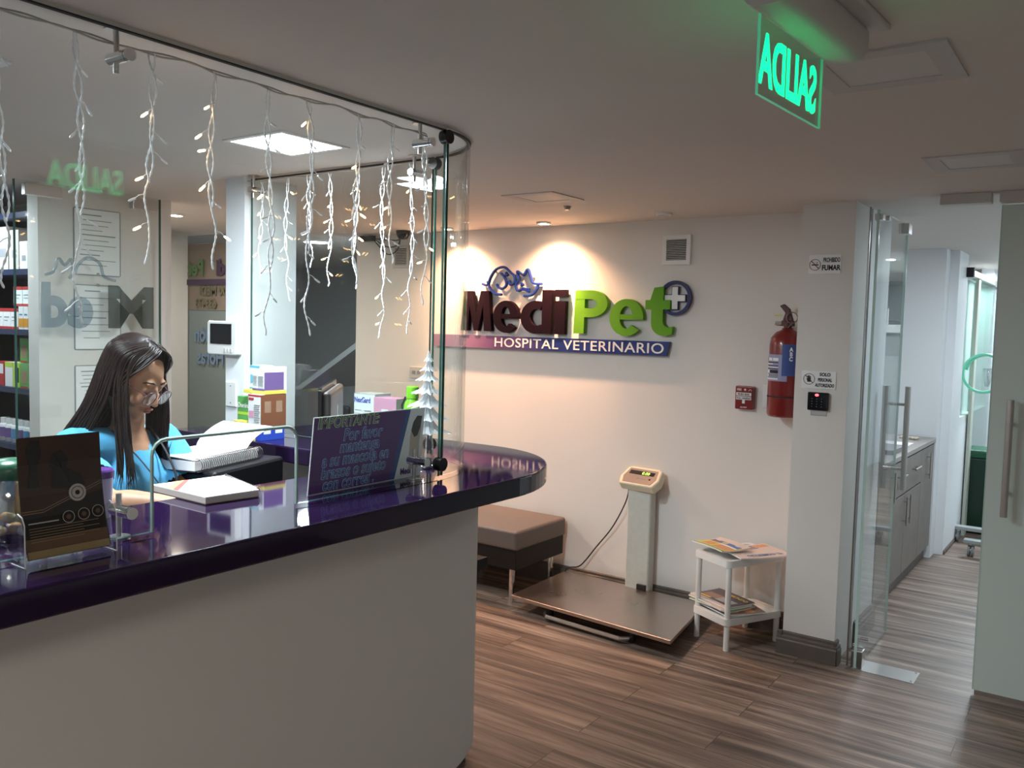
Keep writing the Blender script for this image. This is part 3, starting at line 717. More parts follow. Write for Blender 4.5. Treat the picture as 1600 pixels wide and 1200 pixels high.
for i in range(3):
    for j in range(4): mb.ball((-1.216+i*.0225, PY-.0225, 1.247+j*.0125), .0022, 1)
mb.build('keys', 'ink_grey', kp)
MB().ball((-1.194, PY-.022, 1.303), .008, 2, (1.2, .3, .8)).build('status_light', mat('led_red', (1, .05, .05), .4, emis=(1, .06, .07), estr=2.5), kp)

# ------------------------------------------------------------------ bench, scale, side table
def bench(x0, x1, label):
    t = thing('bench_seat', ((x0+x1)/2, 4.24, 0), label, 'bench', 0, None)
    MB().box((x0, 3.97, .315), (x1, 4.505, .428)).build('cushion', 'leather', t, bevel=.018, seg=4)
    MB().box((x0+.012, 3.985, .20), (x1-.012, 4.495, .318)).build('base', 'dark_wood', t, bevel=.004)
    for x in (x0+.06, x1-.06):
        for y in (4.02, 4.43): MB().cyl((x, y, 0), (x, y, .202), .017, 20).build('leg', 'chrome', t)
bench(-3.40, -2.752, 'brown upholstered bench seat on chrome legs against the back wall, nearest the scale')
bench(-4.06, -3.412, 'brown upholstered bench seat mostly hidden behind the counter')

sca = thing('floor_scale', (-2.25, 4.14, 0), 'large stainless platform animal scale with column and display', 'scale', R(-5.5))
P4 = [(-2.715, 3.875), (-1.705, 3.79), (-1.80, 4.44), (-2.735, 4.495)]
MB().prism(P4, .078, .098).build('platform', 'brushed_plate', sca, bevel=.003)
MB().prism([(-2.55, 3.98), (-1.9, 3.93), (-1.95, 4.33), (-2.57, 4.37)], .045, .079).build('subframe', 'dark_steel', sca)
MB().tube([(-2.5, 3.90, .03), (-2.47, 3.865, .03), (-2.0, 3.825, .03), (-1.97, 3.85, .03), (-1.98, 4.2, .03), (-2.48, 4.25, .03)], .012, 10, closed=True).build('under_rail', 'steel', sca)
for x, y in ((-2.5, 3.95), (-1.97, 3.9), (-2.5, 4.3), (-2.0, 4.28)): MB().cyl((x, y, 0), (x, y, .05), .02, 14).build('foot', 'black_plastic', sca)
MB().prism(rrect(-2.300, 4.435, -2.150, 4.510, .012), .06, .675).build('column', 'scale_grey', sca)
MB().box((-2.215, 4.42, .10), (-2.16, 4.44, .13)).build('bracket', 'black_plastic', sca)
HM = Matrix.Translation((-2.225, 4.455, .745)) @ Matrix.Rotation(R(-8), 4, 'Z') @ Matrix.Rotation(R(38), 4, 'X')
hp = [(-.135, -.02), (-.115, -.072), (.115, -.072), (.135, -.02), (.118, .062), (.085, .072), (-.085, .072), (-.118, .062)]
hd = MB().prism(hp, -.045, .012, M=HM).build('display_head', 'scale_cream', sca, bevel=.010, seg=3)
MB().prism([(-.112, -.012), (-.095, -.058), (.095, -.058), (.112, -.012), (.095, .052), (-.095, .052)], .012, .0135, M=HM).build('face_plate', mat('face_taupe', (.16, .13, .12), .4), hd)
MB().box((-.085, .008, .0135), (.085, .036, .0145), M=HM).build('display_window', 'black_gloss', hd)
W = MB(); text_bm(W, '0.00', .028, HM @ Matrix.Translation((.0, .012, .0148)), .0002, .0004, 1.1); W.build('digits', mat('digit_green', (.3, .8, .1), .5, emis=(.45, .9, .1), estr=.8), hd)
mb = MB()
for k in range(5): mb.box((-.02+k*.016, -.022, .0135), (-.01+k*.016, -.014, .0145), M=HM)
mb.build('buttons', 'ink_grey', hd)
MB().ball(HM @ Vector((.072, -.018, .014)), .006, 2).build('red_button', 'red_paint', hd)
MB().prism(rrect(-2.275, 4.44, -2.175, 4.50, .01), .672, .715).build('neck', 'dark_steel', sca)
pts = smooth_line([(-2.285, 4.43, .69), (-2.33, 4.47, .58), (-2.42, 4.49, .42), (-2.53, 4.5, .28), (-2.63, 4.49, .15), (-2.70, 4.47, .125), (-2.76, 4.47, .06)])
MB().tube(pts, .004, 8).build('cord', 'black_plastic', sca, smooth=True)

u = Vector((.45, .89)).normalized(); vv = Vector((-u.y, u.x))
tb = thing('side_table', (-1.55, 4.30, 0), 'small white plastic two-tier side table holding magazines', 'side table')
F0 = Vector((-1.54, 4.09)); W_, L_ = .225, .335
def tp(a, b): p = F0+u*a*L_+vv*b*W_; return (p.x, p.y)
def rr_tab(m, n=5):
    out = []; e = .03/ .3
    base = rrect(-.07, -.09, 1.07, 1.09, .10, 5)
    return [tp(a+(.5-a)*m, b+(.5-b)*m) for a, b in base]
def tier(z, nm):
    o = MB(); o.strip(rr_tab(0), rr_tab(.16), z-.035, z); o.prism(rr_tab(.14), z-.022, z-.016); o.build(nm, 'white_plastic', tb, smooth='auto', bevel=.005)
tier(.46, 'top'); tier(.165, 'lower_shelf')
for a, b in ((0, 0), (1, 0), (0, 1), (1, 1)):
    x, y = tp(a, b); MB().cyl((x, y, 0), (x, y, .445), .0145, 16).build('leg', 'white_plastic', tb, smooth='auto')
x, y = tp(1, 0); MB().cyl((x, y, .46), (x, y, .4625), .012, 14).build('cap', 'ink', tb)

def magazine(c, z, rot, w, h, cover, label, marks, curl=.0, th=.006, nm='magazine', grp=None):
    t = thing(nm, (c[0], c[1], z), label, 'magazine', rot, grp)
    f = lambda a, b: Vector(((a-.5)*w, (b-.5)*h, th + curl*(2*b-1)**2*.5 + curl*.4*math.sin(3*a)))
    MB().grid(f, 6, 8, th).build('pages', 'paper', t, local=True)
    f2 = lambda a, b: f(a, b)+Vector((0, 0, .0006))
    MB().grid(f2, 6, 8, .0004).build('cover', cover, t, local=True)
    for (x0, y0, x1, y1, m) in marks:
        MB().grid(lambda a, b: f2(x0+(x1-x0)*a, y0+(y1-y0)*b)+Vector((0, 0, .0006)), 4, 4, .0004).build('cover_print', m, t, local=True)
    return t, f2
mat('mag_yellow', (.78, .62, .12), .5); mat('mag_pinkish', (.74, .62, .56), .6); mat('mag_dark', (.09, .07, .09), .4); mat('mag_orange', (.72, .34, .16), .5)
mat('mag_blue', (.12, .22, .50), .5); mat('mag_green', (.25, .45, .15), .5); mat('mag_brown', (.30, .20, .15), .5); mat('mag_grey', (.42, .40, .40), .5)
def place_mag_text(t, f2, s, size, x, y, rot, m, bold=.0005):
    W = MB(); p = f2(x, y); text_bm(W, s, size, Matrix.Translation(p+Vector((0, 0, .003))) @ Matrix.Rotation(rot, 4, 'Z'), .0003, bold, .95, 'CENTER')
    W.build('cover_title', m, t, local=True)
ang = math.atan2(u.y, u.x)
t, f2 = magazine((-1.50, 4.30), .462, R(-35), .235, .30, 'mag_pinkish', 'pale newspaper supplement lying under the yellow comic on the table top', [(.05, .1, .5, .13, 'ink_grey'), (.05, .2, .5, .22, 'ink_grey'), (.08, .72, .3, .95, 'mag_orange'), (.1, .45, .16, .7, 'red_paint'), (.2, .45, .26, .7, 'red_paint'), (.3, .45, .36, .7, 'red_paint')], .012)
place_mag_text(t, f2, 'EL COMERCIO', .034, .80, .55, R(-90), 'mag_blue')
t, f2 = magazine((-1.645, 4.235), .485, R(-28), .235, .19, 'mag_yellow', 'yellow comic magazine on the table top', [(.0, .72, 1, 1, 'mag_pinkish'), (.05, .58, .95, .76, 'mag_blue'), (.52, .15, .95, .5, 'mag_orange'), (.12, .2, .42, .5, 'mag_orange'), (.45, .5, .95, .58, 'paper'), (.0, .0, 1, .09, 'mag_green'), (.08, .62, .3, .72, 'red_paint'), (.4, .62, .55, .72, 'mag_yellow')], .012)
zz = .166; lab = ['stack bottom magazine with grey cover on the lower table shelf', 'brown magazine second from bottom on the lower table shelf', 'green edged magazine in the middle of the lower shelf stack', 'pale magazine below the dark top one on the lower shelf', 'dark magazine topmost on the lower shelf stack', 'grey magazine sticking out right of the lower shelf stack']
cv = ['mag_grey', 'mag_brown', 'mag_green', 'mag_pinkish', 'mag_dark', 'mag_grey']
for k, (dx, dy, rz) in enumerate(((.0, .0, -30), (.03, .02, -38), (-.03, .0, -22), (-.04, .0, -30), (-.035, .015, -27), (.05, .0, -45))):
    z0 = zz + k*.009 if k < 5 else zz+.028
    if k == 5: continue
    t, f2 = magazine((-1.60+dx, 4.24+dy), z0, R(rz), .27, .20, cv[k], lab[k], [(.05, .1, .9, .3, 'mag_pinkish' if k % 2 else 'mag_dark'), (.55, .5, .95, .75, 'mag_orange')] if k < 4 else [(.0, .0, 1, .14, 'mag_pinkish'), (.1, .3, .5, .6, 'mag_brown'), (.05, .2, .4, .27, 'mag_yellow'), (.5, .25, .9, .55, 'mag_grey')], .006)
    if k == 4: place_mag_text(t, f2, 'MUNDO', .035, .72, .74, 0, 'mag_yellow')

# ------------------------------------------------------------------ reception counter
CT = 1.10; TH = .065
outer = [(-1.60, -2.4), (-1.60, 2.29)] + arc(-2.12, 2.30, .52, 2, 90, 22, .57) + [(-3.17, 2.86), (-3.17, 2.42), (-3.46, 2.42), (-3.46, 2.25), (-2.50, 2.25)] + arc(-2.50, 1.87, .38, 88, 0, 14) + [(-2.12, -2.4)]
ct = MB().prism(outer, CT-TH, CT).build('reception_countertop', 'counter_purple', bevel=.006, seg=3)
tag(ct, 'glossy dark purple reception countertop with a rounded end', 'countertop')
cb = thing('reception_counter_base', (-2.0, 1.0, 0), 'pale painted curved base wall under the purple countertop', 'counter')
bo = [(-1.75, -2.4), (-1.75, 2.08)] + arc(-2.17, 2.10, .42, 0, 90, 20, .50) + [(-3.17, 2.60), (-3.17, 2.52)]
bi = [(-3.17, 2.52), (-2.20, 2.52)] + arc(-2.17, 2.10, .34, 90, 0, 20, .42) + [(-1.83, -2.4)]
MB().prism(bo+bi[1:], .10, CT-TH).build('panel', 'wall_paint', cb, smooth='auto')
ko = [(-1.79, -2.4), (-1.79, 2.08)] + arc(-2.17, 2.10, .38, 0, 90, 20, .46) + [(-3.17, 2.56)]
ki = [(-3.17, 2.53), (-2.20, 2.53)] + arc(-2.17, 2.10, .35, 90, 0, 20, .43) + [(-1.82, -2.4)]
MB().prism(ko+ki, 0, .10).build('plinth', 'baseboard', cb)
dk = thing('work_desk', (-2.6, 1.2, 0), 'dark low work desk inside the reception counter', 'desk')
MB().box((-2.30, -1.0, .71), (-1.84, 1.70, .75)).build('desktop', 'dark_wood', dk)
for p in ((-2.27, -.9), (-2.27, 1.6), (-1.90, 1.6)): MB().box((p[0]-.02, p[1]-.02, 0), (p[0]+.02, p[1]+.02, .71)).build('leg', 'dark_steel', dk)
dk = thing('printer_desk', (-2.6, 2.1, 0), 'dark low desk under the printer below the far counter', 'desk')
MB().box((-3.15, 1.74, .71), (-1.86, 2.50, .75)).build('desktop', 'dark_wood', dk)
for p in ((-3.1, 1.80), (-3.1, 2.46), (-1.90, 2.40)): MB().box((p[0]-.02, p[1]-.02, 0), (p[0]+.02, p[1]+.02, .71)).build('leg', 'dark_steel', dk)

# ------------------------------------------------------------------ glass screens
GX = -1.79; GT = CEIL-.012; GB = CT+.008
def notch():
    r = .035; y0, y1, z1 = 1.117, 1.538, 1.318
    return [(y0, GB)] + [(y0+r-r*math.cos(R(a)), z1-r+r*math.sin(R(a))) for a in (0, 22, 45, 68, 90)] + [(y1-r+r*math.sin(R(a)), z1-r+r*math.cos(R(a))) for a in (0, 22, 45, 68, 90)] + [(y1, GB)]
fs = thing('glass_screen', (GX, .6, CT), 'flat clear glass screen with a pass-through opening along the front of the counter', 'glass screen')
pane = [(-1.8, GB)] + notch() + [(2.128, GB), (2.128, GT), (-1.8, GT)]
MB().prism(pane, GX-.005, GX+.005, axis=0, mi=0, side_mi=1).build('pane', ['clear_glass', 'glass_edge'], fs)
nn = notch(); MB().tube([(GX, p[0], p[1]) for p in nn], .0045, 6).build('opening_edge', 'glass_edge_light', fs)
MB().box((GX-.006, -1.8, GT+.003), (GX+.006, 2.128, CEIL)).build('top_seal', 'exit_housing', fs)
MB().box((GX-.0065, -1.8, GT), (GX+.0065, 2.128, GT+.003)).build('dark_gasket', 'ink', fs)
def clamp(parent, x, y, top, ax):
    """post with a horizontal cylinder that grips the glass; ax = unit vector from post to glass"""
    z0, z1, zc = (CEIL-.095, CEIL, CEIL-.062) if top else (CT, CT+.10, CT+.062)
    c = MB().cyl((x, y, z0), (x, y, z1), .0065, 14).build('clamp_post', 'steel', parent, smooth='auto')
    zf = CEIL-.004 if top else CT
    MB().cyl((x, y, zf), (x, y, zf+.004), .024, 24).build('flange', 'steel', c)
    ax = Vector((*ax, 0)); b = Vector((x, y, zc))
    MB().cyl(b-ax*.022, b+ax*.045, .0135, 20).cyl(b+ax*.047, b+ax*.055, .0135, 20).build('grip', 'chrome', c, smooth='auto', bevel=.0015)
for y in (-.6, .06, 1.058, 2.05):
    clamp(fs, GX-.036, y, True, (1, 0))
    if y != .06: clamp(fs, GX-.036, y, False, (1, 0))
ys = [-.4+.0, .2]
cs = thing('glass_screen', (-1.9, 2.35, CT), 'curved clear glass panel at the rounded end of the counter', 'glass screen')
O = arc(-2.12, 2.135, .335, 2, 88, 22); I = arc(-2.12, 2.135, .325, 88, 2, 22)
MB().prism(O+I, GB, GT, mi=0, side_mi=0).build('pane', 'clear_glass', cs, smooth='auto')
for a, yy in ((1.2, 0), (89, 0)):
    x, y = -2.12+.33*math.cos(R(a)), 2.135+.33*math.sin(R(a))
    MB().cyl((x, y, GB), (x, y, GT), .0045, 8).build('edge_strip', 'glass_edge', cs)
MB().prism(arc(-2.12, 2.135, .337, 2, 88, 22)+arc(-2.12, 2.135, .323, 88, 2, 22), GT, GT+.005).build('dark_gasket', 'ink', cs)
for zc in (CEIL-.03, CT+.045):
    for a in (0, 90):
        x, y = -2.12+.33*math.cos(R(a)), 2.135+.33*math.sin(R(a)); ax = Vector((math.cos(R(a)), math.sin(R(a)), 0))
        b = Vector((x, y, zc)); MB().cyl(b-ax*.014, b+ax*.014, .022, 24).build('joint_clamp', mat('clamp_dark', (.05, .05, .05), .3, 1.0), cs, smooth='auto', bevel=.003)
bs = thing('glass_screen', (-2.6, 2.465, CT), 'flat clear glass screen along the far side of the counter', 'glass screen')
MB().prism([(-3.175, GB), (-2.128, GB), (-2.128, GT), (-3.175, GT)], 2.46, 2.47, axis=1, mi=0, side_mi=1).build('pane', ['clear_glass', 'glass_edge'], bs)
MB().box((-3.175, 2.459, GT), (-2.128, 2.471, GT+.005)).build('dark_gasket', 'ink', bs)
for x in (-2.19, -3.12):
    clamp(bs, x, 2.43, True, (0, 1)); clamp(bs, x, 2.43, False, (0, 1))

# ------------------------------------------------------------------ glass door of the office with vinyl logo
gd = thing('glass_door', (-4.10, 2.25, 0), 'clear glass door folded back against the office wall, with a faded reversed clinic logo', 'glass door')
MB().box((-4.105, 1.89, .012), (-4.095, 2.605, CEIL-.02)).build('pane', ['clear_glass'], gd)
MB().box((-4.1065, 1.886, .012), (-4.0935, 1.891, CEIL-.02)).box((-4.1065, 2.604, .012), (-4.0935, 2.609, CEIL-.02)).build('edge', 'glass_edge', gd)
for y0, y1 in ((1.93, 2.10), (2.45, 2.59)): MB().box((-4.118, y0, 2.135), (-4.082, y1, 2.19)).build('hinge_clamp', 'steel', gd, bevel=.003)
for y0, y1 in ((1.93, 2.10),): MB().box((-4.118, y0, .002), (-4.082, y1, .07)).build('floor_clamp', 'steel', gd, bevel=.003)
mvin = glass_mat('logo_vinyl', (.50, .53, .53), .4, .0); mvb = glass_mat('logo_vinyl_blue', (.72, .78, .82), .4, .0)
W = MB(); text_bm(W, 'M', .275, at(FX, -4.092, 2.575, 1.548), .0008, .012, 1.22, mirror=True); W.build('logo_lettering', mvin, gd)
W = MB(); text_bm(W, 'ed', .275, at(FX, -4.092, 2.245, 1.548), .0008, .012, .92, mirror=True); W.build('logo_lettering', mvb, gd)
mb = MB()
mb.tube([(-4.092, y, z) for y, z in smooth_line([(2.36, 1.77), (2.30, 1.79), (2.28, 1.85), (2.22, 1.875), (2.17, 1.83), (2.16, 1.79)])], .007, 6)
mb.tube([(-4.092, y, z) for y, z in smooth_line([(2.02, 1.78), (2.06, 1.80), (2.08, 1.86), (2.11, 1.83), (2.14, 1.86), (2.15, 1.80), (2.13, 1.77)])], .007, 6)
mb.build('logo_pets', mvb, gd)

# papers on the office wall
def wall_paper(y0, y1, z0, z1, label, rows, seed, slip=False):
    rr = random.Random(seed)
    t = thing('certificate', (-4.22, (y0+y1)/2, z0), label, 'certificate')
    MB().box((-4.219, y0, z0), (-4.215, y1, z1)).build('sheet', 'paper', t)
    mb = MB(); z = z1-.03
    for k in range(rows):
        a = y0+.02+rr.random()*.03; b = y1-.02-rr.random()*.09
        mb.box((-4.2152, a, z), (-4.2145, b, z+.0035+.002*(k % 4 == 0))); z -= (z1-z0-.05)/rows
    mb.build('print', 'ink_grey', t)
    mb = MB()
    for (a, b, c, d) in ((y0, y1, z0-.004, z0), (y0, y1, z1, z1+.004), (y0-.004, y0, z0, z1), (y1, y1+.004, z0, z1)): mb.box((-4.219, a, c), (-4.213, b, d))
    mb.build('holder_edge', 'ink_grey', t)
    MB().ball((-4.213, (y0+y1)/2, z1+.004 if not slip else z0+.004), .008, 2).build('pin', 'steel', t)
wall_paper(2.222, 2.455, 1.80, 2.12, 'printed certificate topmost on the office wall behind the glass', 11, 1, True)
wall_paper(2.222, 2.455, 1.43, 1.745, 'printed certificate in the middle of the office wall', 8, 2)
wall_paper(2.222, 2.455, 1.03, 1.345, 'printed certificate lowest on the office wall behind the woman', 14, 3)

# ------------------------------------------------------------------ medicine shelves
su = thing('medicine_shelf_unit', (-4.9, 2.27, 0), 'dark navy shelf unit full of medicine boxes at the left edge', 'shelf unit')
SZ = [.62, .905, 1.195, 1.49, 1.79, 2.07]
for z in SZ: MB().box((-5.6, 2.09, z), (-4.335, 2.42, z+.028)).build('shelf', 'shelf_navy', su)
MB().box((-5.6, 2.42, 0), (-4.335, 2.435, 2.15)).build('back_panel', 'black_plastic', su)
for x in (-5.6, -4.36): MB().box((x, 2.10, 0), (x+.02, 2.42, 2.15)).build('side_panel', 'shelf_navy', su)
mat('med_red', (.42, .03, .03), .5); mat('med_amber', (.62, .27, .03), .5); mat('med_green', (.10, .36, .09), .5); mat('med_lime', (.42, .62, .06), .5)
mat('med_white', (.72, .74, .74), .5); mat('med_purple', (.15, .09, .25), .5); mat('med_blue', (.08, .25, .45), .5); mat('med_brown', (.33, .20, .13), .6); mat('med_yellow', (.75, .66, .10), .5)
mat('med_pink', (.62, .30, .42), .5); mat('med_teal', (.12, .45, .60), .5); mat('med_dkbrown', (.20, .07, .03), .5); mat('med_royal', (.02, .06, .42), .5); mat('med_kraft', (.48, .46, .42), .6)
def carton(x0, x1, y0, y1, z0, z1, base, label, bands=(), cat='box', group=None, nm='medicine_box', rot=0):
    cx, cy = (x0+x1)/2, (y0+y1)/2
    t = thing(nm, (cx, cy, z0), label, cat, rot, group)
    hw, hd, h = (x1-x0)/2, (y1-y0)/2, z1-z0
    MB().box((-hw, -hd, 0), (hw, hd, h)).build('carton', base, t, local=True, bevel=.001)
    for bi_, b in enumerate(bands):
        face, a0, a1, c0_, c1_, m = b   # fractions across and up
        e = .0006+.0002*bi_
        if face == 'F': MB().box((-hw+2*hw*a0, -hd-e, h*c0_), (-hw+2*hw*a1, -hd, h*c1_)).build('print', m, t, local=True)
        elif face == 'R': MB().box((hw, -hd+2*hd*a0, h*c0_), (hw+e, -hd+2*hd*a1, h*c1_)).build('print', m, t, local=True)
        elif face == 'T': MB().box((-hw+2*hw*a0, -hd+2*hd*c0_, h), (-hw+2*hw*a1, -hd+2*hd*c1_, h+e)).build('print', m, t, local=True)
    return t
def pill_bottle(x, y, z, r, h, cap, body, lab, label, grp=None):
    t = thing('pill_bottle', (x, y, z), label, 'bottle', 0, grp)
    MB().lathe([(0, 0), (r, 0), (r, h*.68), (r*.8, h*.76), (r*.62, h*.78), (r*.62, h*.8), (0, h*.8)], n=20).build('body', body, t, local=True, smooth=True)
    MB().lathe([(0, h*.78), (r*.78, h*.78), (r*.78, h), (0, h)], n=20).build('cap', cap, t, local=True)
    MB().lathe([(r*1.01, h*.18), (r*1.02, h*.18), (r*1.02, h*.6), (r*1.01, h*.6)], n=20).build('label', lab, t, local=True)
rw = [('F', 0, 1, .0, .12, 'med_red'), ('F', 0, 1, .84, 1, 'med_red'), ('F', .15, .8, .55, .6, 'ink_grey'), ('F', .15, .6, .4, .43, 'ink_grey'), ('R', 0, 1, 0, .12, 'med_red'), ('R', 0, 1, .84, 1, 'med_red')]
aw = [('F', 0, 1, .10, .48, 'med_amber'), ('F', .2, .8, .62, .68, 'med_blue')]
gw = [('F', 0, 1, .80, 1, 'med_green'), ('F', .2, .85, .2, .7, 'med_brown'), ('F', .1, .9, .0, .08, 'med_red')]
zt = SZ[3]+.028
xs = [-4.70, -4.625, -4.55]
for i, x in enumerate((-4.79, -4.71, -4.63)): carton(x, x+.078, 2.11, 2.25, zt, zt+.105, 'med_white', 'red and white medicine box in the lower row under the dark shelf top, %s' % ['left', 'middle', 'right'][i], rw, group='red and white boxes')
for i in range(4): carton(-4.548+i*.05, -4.500+i*.05, 2.11, 2.23, zt, zt+.115, 'med_white', 'white and amber medicine box in the lower amber row', aw, group='white and amber boxes')
for i in range(2): carton(-4.60+i*.095-.04, -4.51+i*.095-.04, 2.13, 2.26, zt+.117, zt+.215, 'med_white', 'red and white medicine box standing on the lower row, %s' % ['left one', 'right one'][i], rw, group='red and white boxes')
for i in range(2): carton(-4.445+i*.045, -4.402+i*.045, 2.12, 2.23, zt+.117, zt+.215, 'med_white', 'white and amber medicine box in the upper pair', aw, group='white and amber boxes upper pair')
zt = SZ[2]+.028
for i, (a, b, m, bd_, l) in enumerate(((-4.80, -4.71, 'med_red', [('F', .1, .9, .5, .9, 'med_white')], 'red box with white label far left of the green boxes'), (-4.70, -4.62, 'med_white', [('F', 0, 1, .8, 1, 'med_lime')], 'white box with lime top beside the lime box'), (-4.615, -4.545, 'med_lime', [('F', .3, .9, .2, .8, 'ink')], 'lime green box with dark oval'), (-4.54, -4.455, 'med_green', gw, 'green and brown treat box, left one of the lower row'), (-4.45, -4.375, 'med_kraft', [('F', .3, .9, .3, .5, 'med_red'), ('F', .2, .9, .65, .72, 'med_blue')], 'pale grey packet beside the office wall'))):
    carton(a, b, 2.11, 2.24, zt, zt+.125, m, l, bd_)
for i, (a, b, m, l) in enumerate(((-4.58, -4.50, 'med_green', 'green box standing in the upper row, left'), (-4.49, -4.42, 'med_kraft', 'plain kraft box standing between two green boxes'), (-4.415, -4.365, 'med_green', 'green box standing in the upper row next to the office wall'))):
    carton(a, b, 2.13, 2.25, zt+.127, zt+.25, m, l, gw if m == 'med_green' else [])
zt = SZ[1]+.028
for i, x in enumerate((-4.77, -4.705, -4.64, -4.575, -4.51, -4.455)): pill_bottle(x, 2.14, zt, .029, .12, 'med_white', 'med_white', ['med_purple', 'med_purple', 'med_blue', 'med_purple', 'med_blue', 'med_purple'][i], 'white pill bottle in the row on the low shelf', 'pill bottles on the low shelf')
for i, x in enumerate((-4.58, -4.50)): pill_bottle(x, 2.22, zt+.12, .029, .12, 'med_white', 'med_white', 'med_purple', 'white pill bottle with purple label standing in the upper row, %s' % ['left', 'right'][i])
MB
bx = MB().box((-4.62, 2.19, zt), (-4.46, 2.25, zt+.118)); tag(bx.build('medicine_box', 'black_plastic'), 'black box behind the white pill bottles', 'box')
for i in range(2): carton(-4.425, -4.37, 2.12, 2.24, zt+i*.088, zt+(i+1)*.088-.001, 'med_red', ['red box beside the pill bottles, lower one', 'red box beside the pill bottles, upper one'][i], [('F', .1, .9, .3, .4, 'med_white')])
zt = SZ[0]+.028
for i in range(3): carton(-4.75+i*.12, -4.64+i*.12, 2.12, 2.25, zt, zt+.15, ['med_blue', 'med_red', 'med_white'][i], ['blue box on the lowest visible shelf', 'red box on the lowest visible shelf', 'white box on the lowest visible shelf'][i])
zt = SZ[4]+.028
for i, (a, b, h, m) in enumerate(((-4.80, -4.67, .22, 'med_kraft'), (-4.66, -4.56, .20, 'med_kraft'), (-4.55, -4.47, .14, 'med_white'), (-4.46, -4.37, .22, 'rose_brown'))):
    carton(a, b, 2.12, 2.30, zt, zt+h, m, ['tall grey carton on the top shelf, leftmost', 'grey carton on the top shelf behind the door edge', 'small white carton on the top shelf', 'rosy brown carton on the top shelf next to the office wall'][i], [('F', .3, .8, .3, .5, 'ink_grey')])

# ------------------------------------------------------------------ intercom and switch on the partition end
ic = thing('intercom', (-3.295, 2.43, 1.43), 'white video intercom with dark screen on the partition end', 'intercom')
MB().prism(rrect(-3.398, 1.437, -3.192, 1.587, .012), 2.395, 2.43, axis=1).build('housing', 'white_plastic', ic, bevel=.004)
MB().box((-3.372, 2.392, 1.485), (-3.222, 2.396, 1.575)).build('screen', 'black_gloss', ic)
mb = MB()
for k in range(3): mb.prism(rrect(-3.275+k*.022, 1.448, -3.262+k*.022, 1.466, .005), 2.392, 2.396, axis=1)
mb.build('buttons', 'exit_housing', ic)
s3 = thing('blank_plate', (-3.26, 2.43, 1.20), 'blank white wall plate below the intercom', 'wall plate')
MB().box((-3.298, 2.421, 1.205), (-3.226, 2.43, 1.315)).build('plate', 'white_plastic', s3, bevel=.002)
mb = MB()
for z in (1.222, 1.298): mb.cyl((-3.262, 2.419, z), (-3.262, 2.422, z), .003, 10)
mb.build('screws', 'ink_grey', s3)

# ------------------------------------------------------------------ boxes on the far counter
def lines(n, x0, x1, z0, z1, m='ink_grey', f='F'): return [(f, x0, x1-.1*(k % 3)*(x1-x0), z0+(z1-z0)*k/n, z0+(z1-z0)*k/n+.012, m) for k in range(n)]
g = carton(-3.065, -2.950, 2.31, 2.43, CT, CT+.172, 'med_green', 'green medicine box with white lettering on the far counter', [('F', .02, .98, .55, .62, 'med_lime'), ('F', .35, .65, .1, .3, 'med_brown'), ('F', .7, .9, .1, .28, 'med_white')])
W = MB(); text_bm(W, 'Dominal', .030, at(FY, -3.062, 2.3085, CT+.125), .0004, .0006, .8); W.ball((-2.978, 2.3095, CT+.133), .009, 2, (1, .1, 1)).ball((-2.960, 2.3095, CT+.131), .009, 2, (1, .1, 1)); W.build('lettering', 'med_white', g)
g = carton(-2.942, -2.862, 2.27, 2.40, CT+.055, CT+.19, 'med_white', 'tall white box with red top and brown side on the far counter', [('F', 0, 1, .94, 1, 'med_red'), ('F', .05, .45, .82, .9, 'med_red'), ('R', 0, 1, 0, 1, 'med_dkbrown'), ('R', .15, .4, .45, .8, 'med_brown'), ('R', .6, .85, .45, .8, 'med_brown'), ('F', .08, .45, .3, .5, 'med_pink')]+lines(10, .5, .95, .1, .75))
carton(-2.938, -2.864, 2.275, 2.395, CT, CT+.054, 'med_royal', 'low blue and white box supporting the tall brown sided box', [('F', 0, .5, .0, 1, 'med_yellow'), ('R', .1, .4, .5, .95, 'med_white'), ('R', .6, .9, .5, .95, 'med_white')])
carton(-3.00, -2.86, 2.29, 2.40, CT+.191, CT+.206, 'med_yellow', 'flat yellow box under the top boxes', [])
g = carton(-3.01, -2.945, 2.33, 2.40, CT+.207, CT+.305, 'med_white', 'upright white and blue box on top of the pile', [('F', 0, 1, .9, 1, 'med_teal'), ('F', 0, 1, 0, .06, 'med_teal'), ('F', .08, .92, .25, .6, 'mag_blue' if False else 'med_teal')])
g = carton(-2.940, -2.865, 2.29, 2.39, CT+.207, CT+.282, 'med_white', 'white box with purple side on top of the pile', [('R', 0, 1, 0, 1, 'med_purple'), ('F', 0, 1, 0, .1, 'med_purple')]+lines(8, .05, .4, .25, .85)+lines(8, .5, .95, .25, .85))
carton(-2.945, -2.905, 2.402, 2.44, CT+.173, CT+.30, 'med_white', 'slim white box at the back of the pile', [])
for k, x in enumerate((-3.03, -2.992)): carton(x, x+.033, 2.262, 2.300, CT, CT+.075, 'med_yellow', ['small yellow box at the foot of the pile, left', 'small yellow box at the foot of the pile, right'][k], [('F', .3, .7, .3, .7, 'ink')])
nx = carton(-2.745, -2.620, 2.68, 2.78, CT, CT+.185, 'med_white', 'white box with blue lettering behind the far glass', lines(6, .05, .45, .2, .7)+lines(6, .52, .92, .2, .7)+[('T', 0, 1, 0, 1, 'med_kraft')])
W = MB(); text_bm(W, 'NexGard', .032, at(FY, -2.742, 2.6785, CT+.15), .0004, .0005, .8); W.build('lettering', 'med_royal', nx)
carton(-2.605, -2.475, 2.66, 2.75, CT, CT+.178, 'med_white', 'pink and white box beside the green bottle', [('F', 0, 1, .45, 1, 'med_pink'), ('F', .35, .65, .66, .74, 'med_white'), ('T', 0, 1, 0, 1, 'med_pink')])
mat('bottle_lime', (.22, .62, .03), .25)
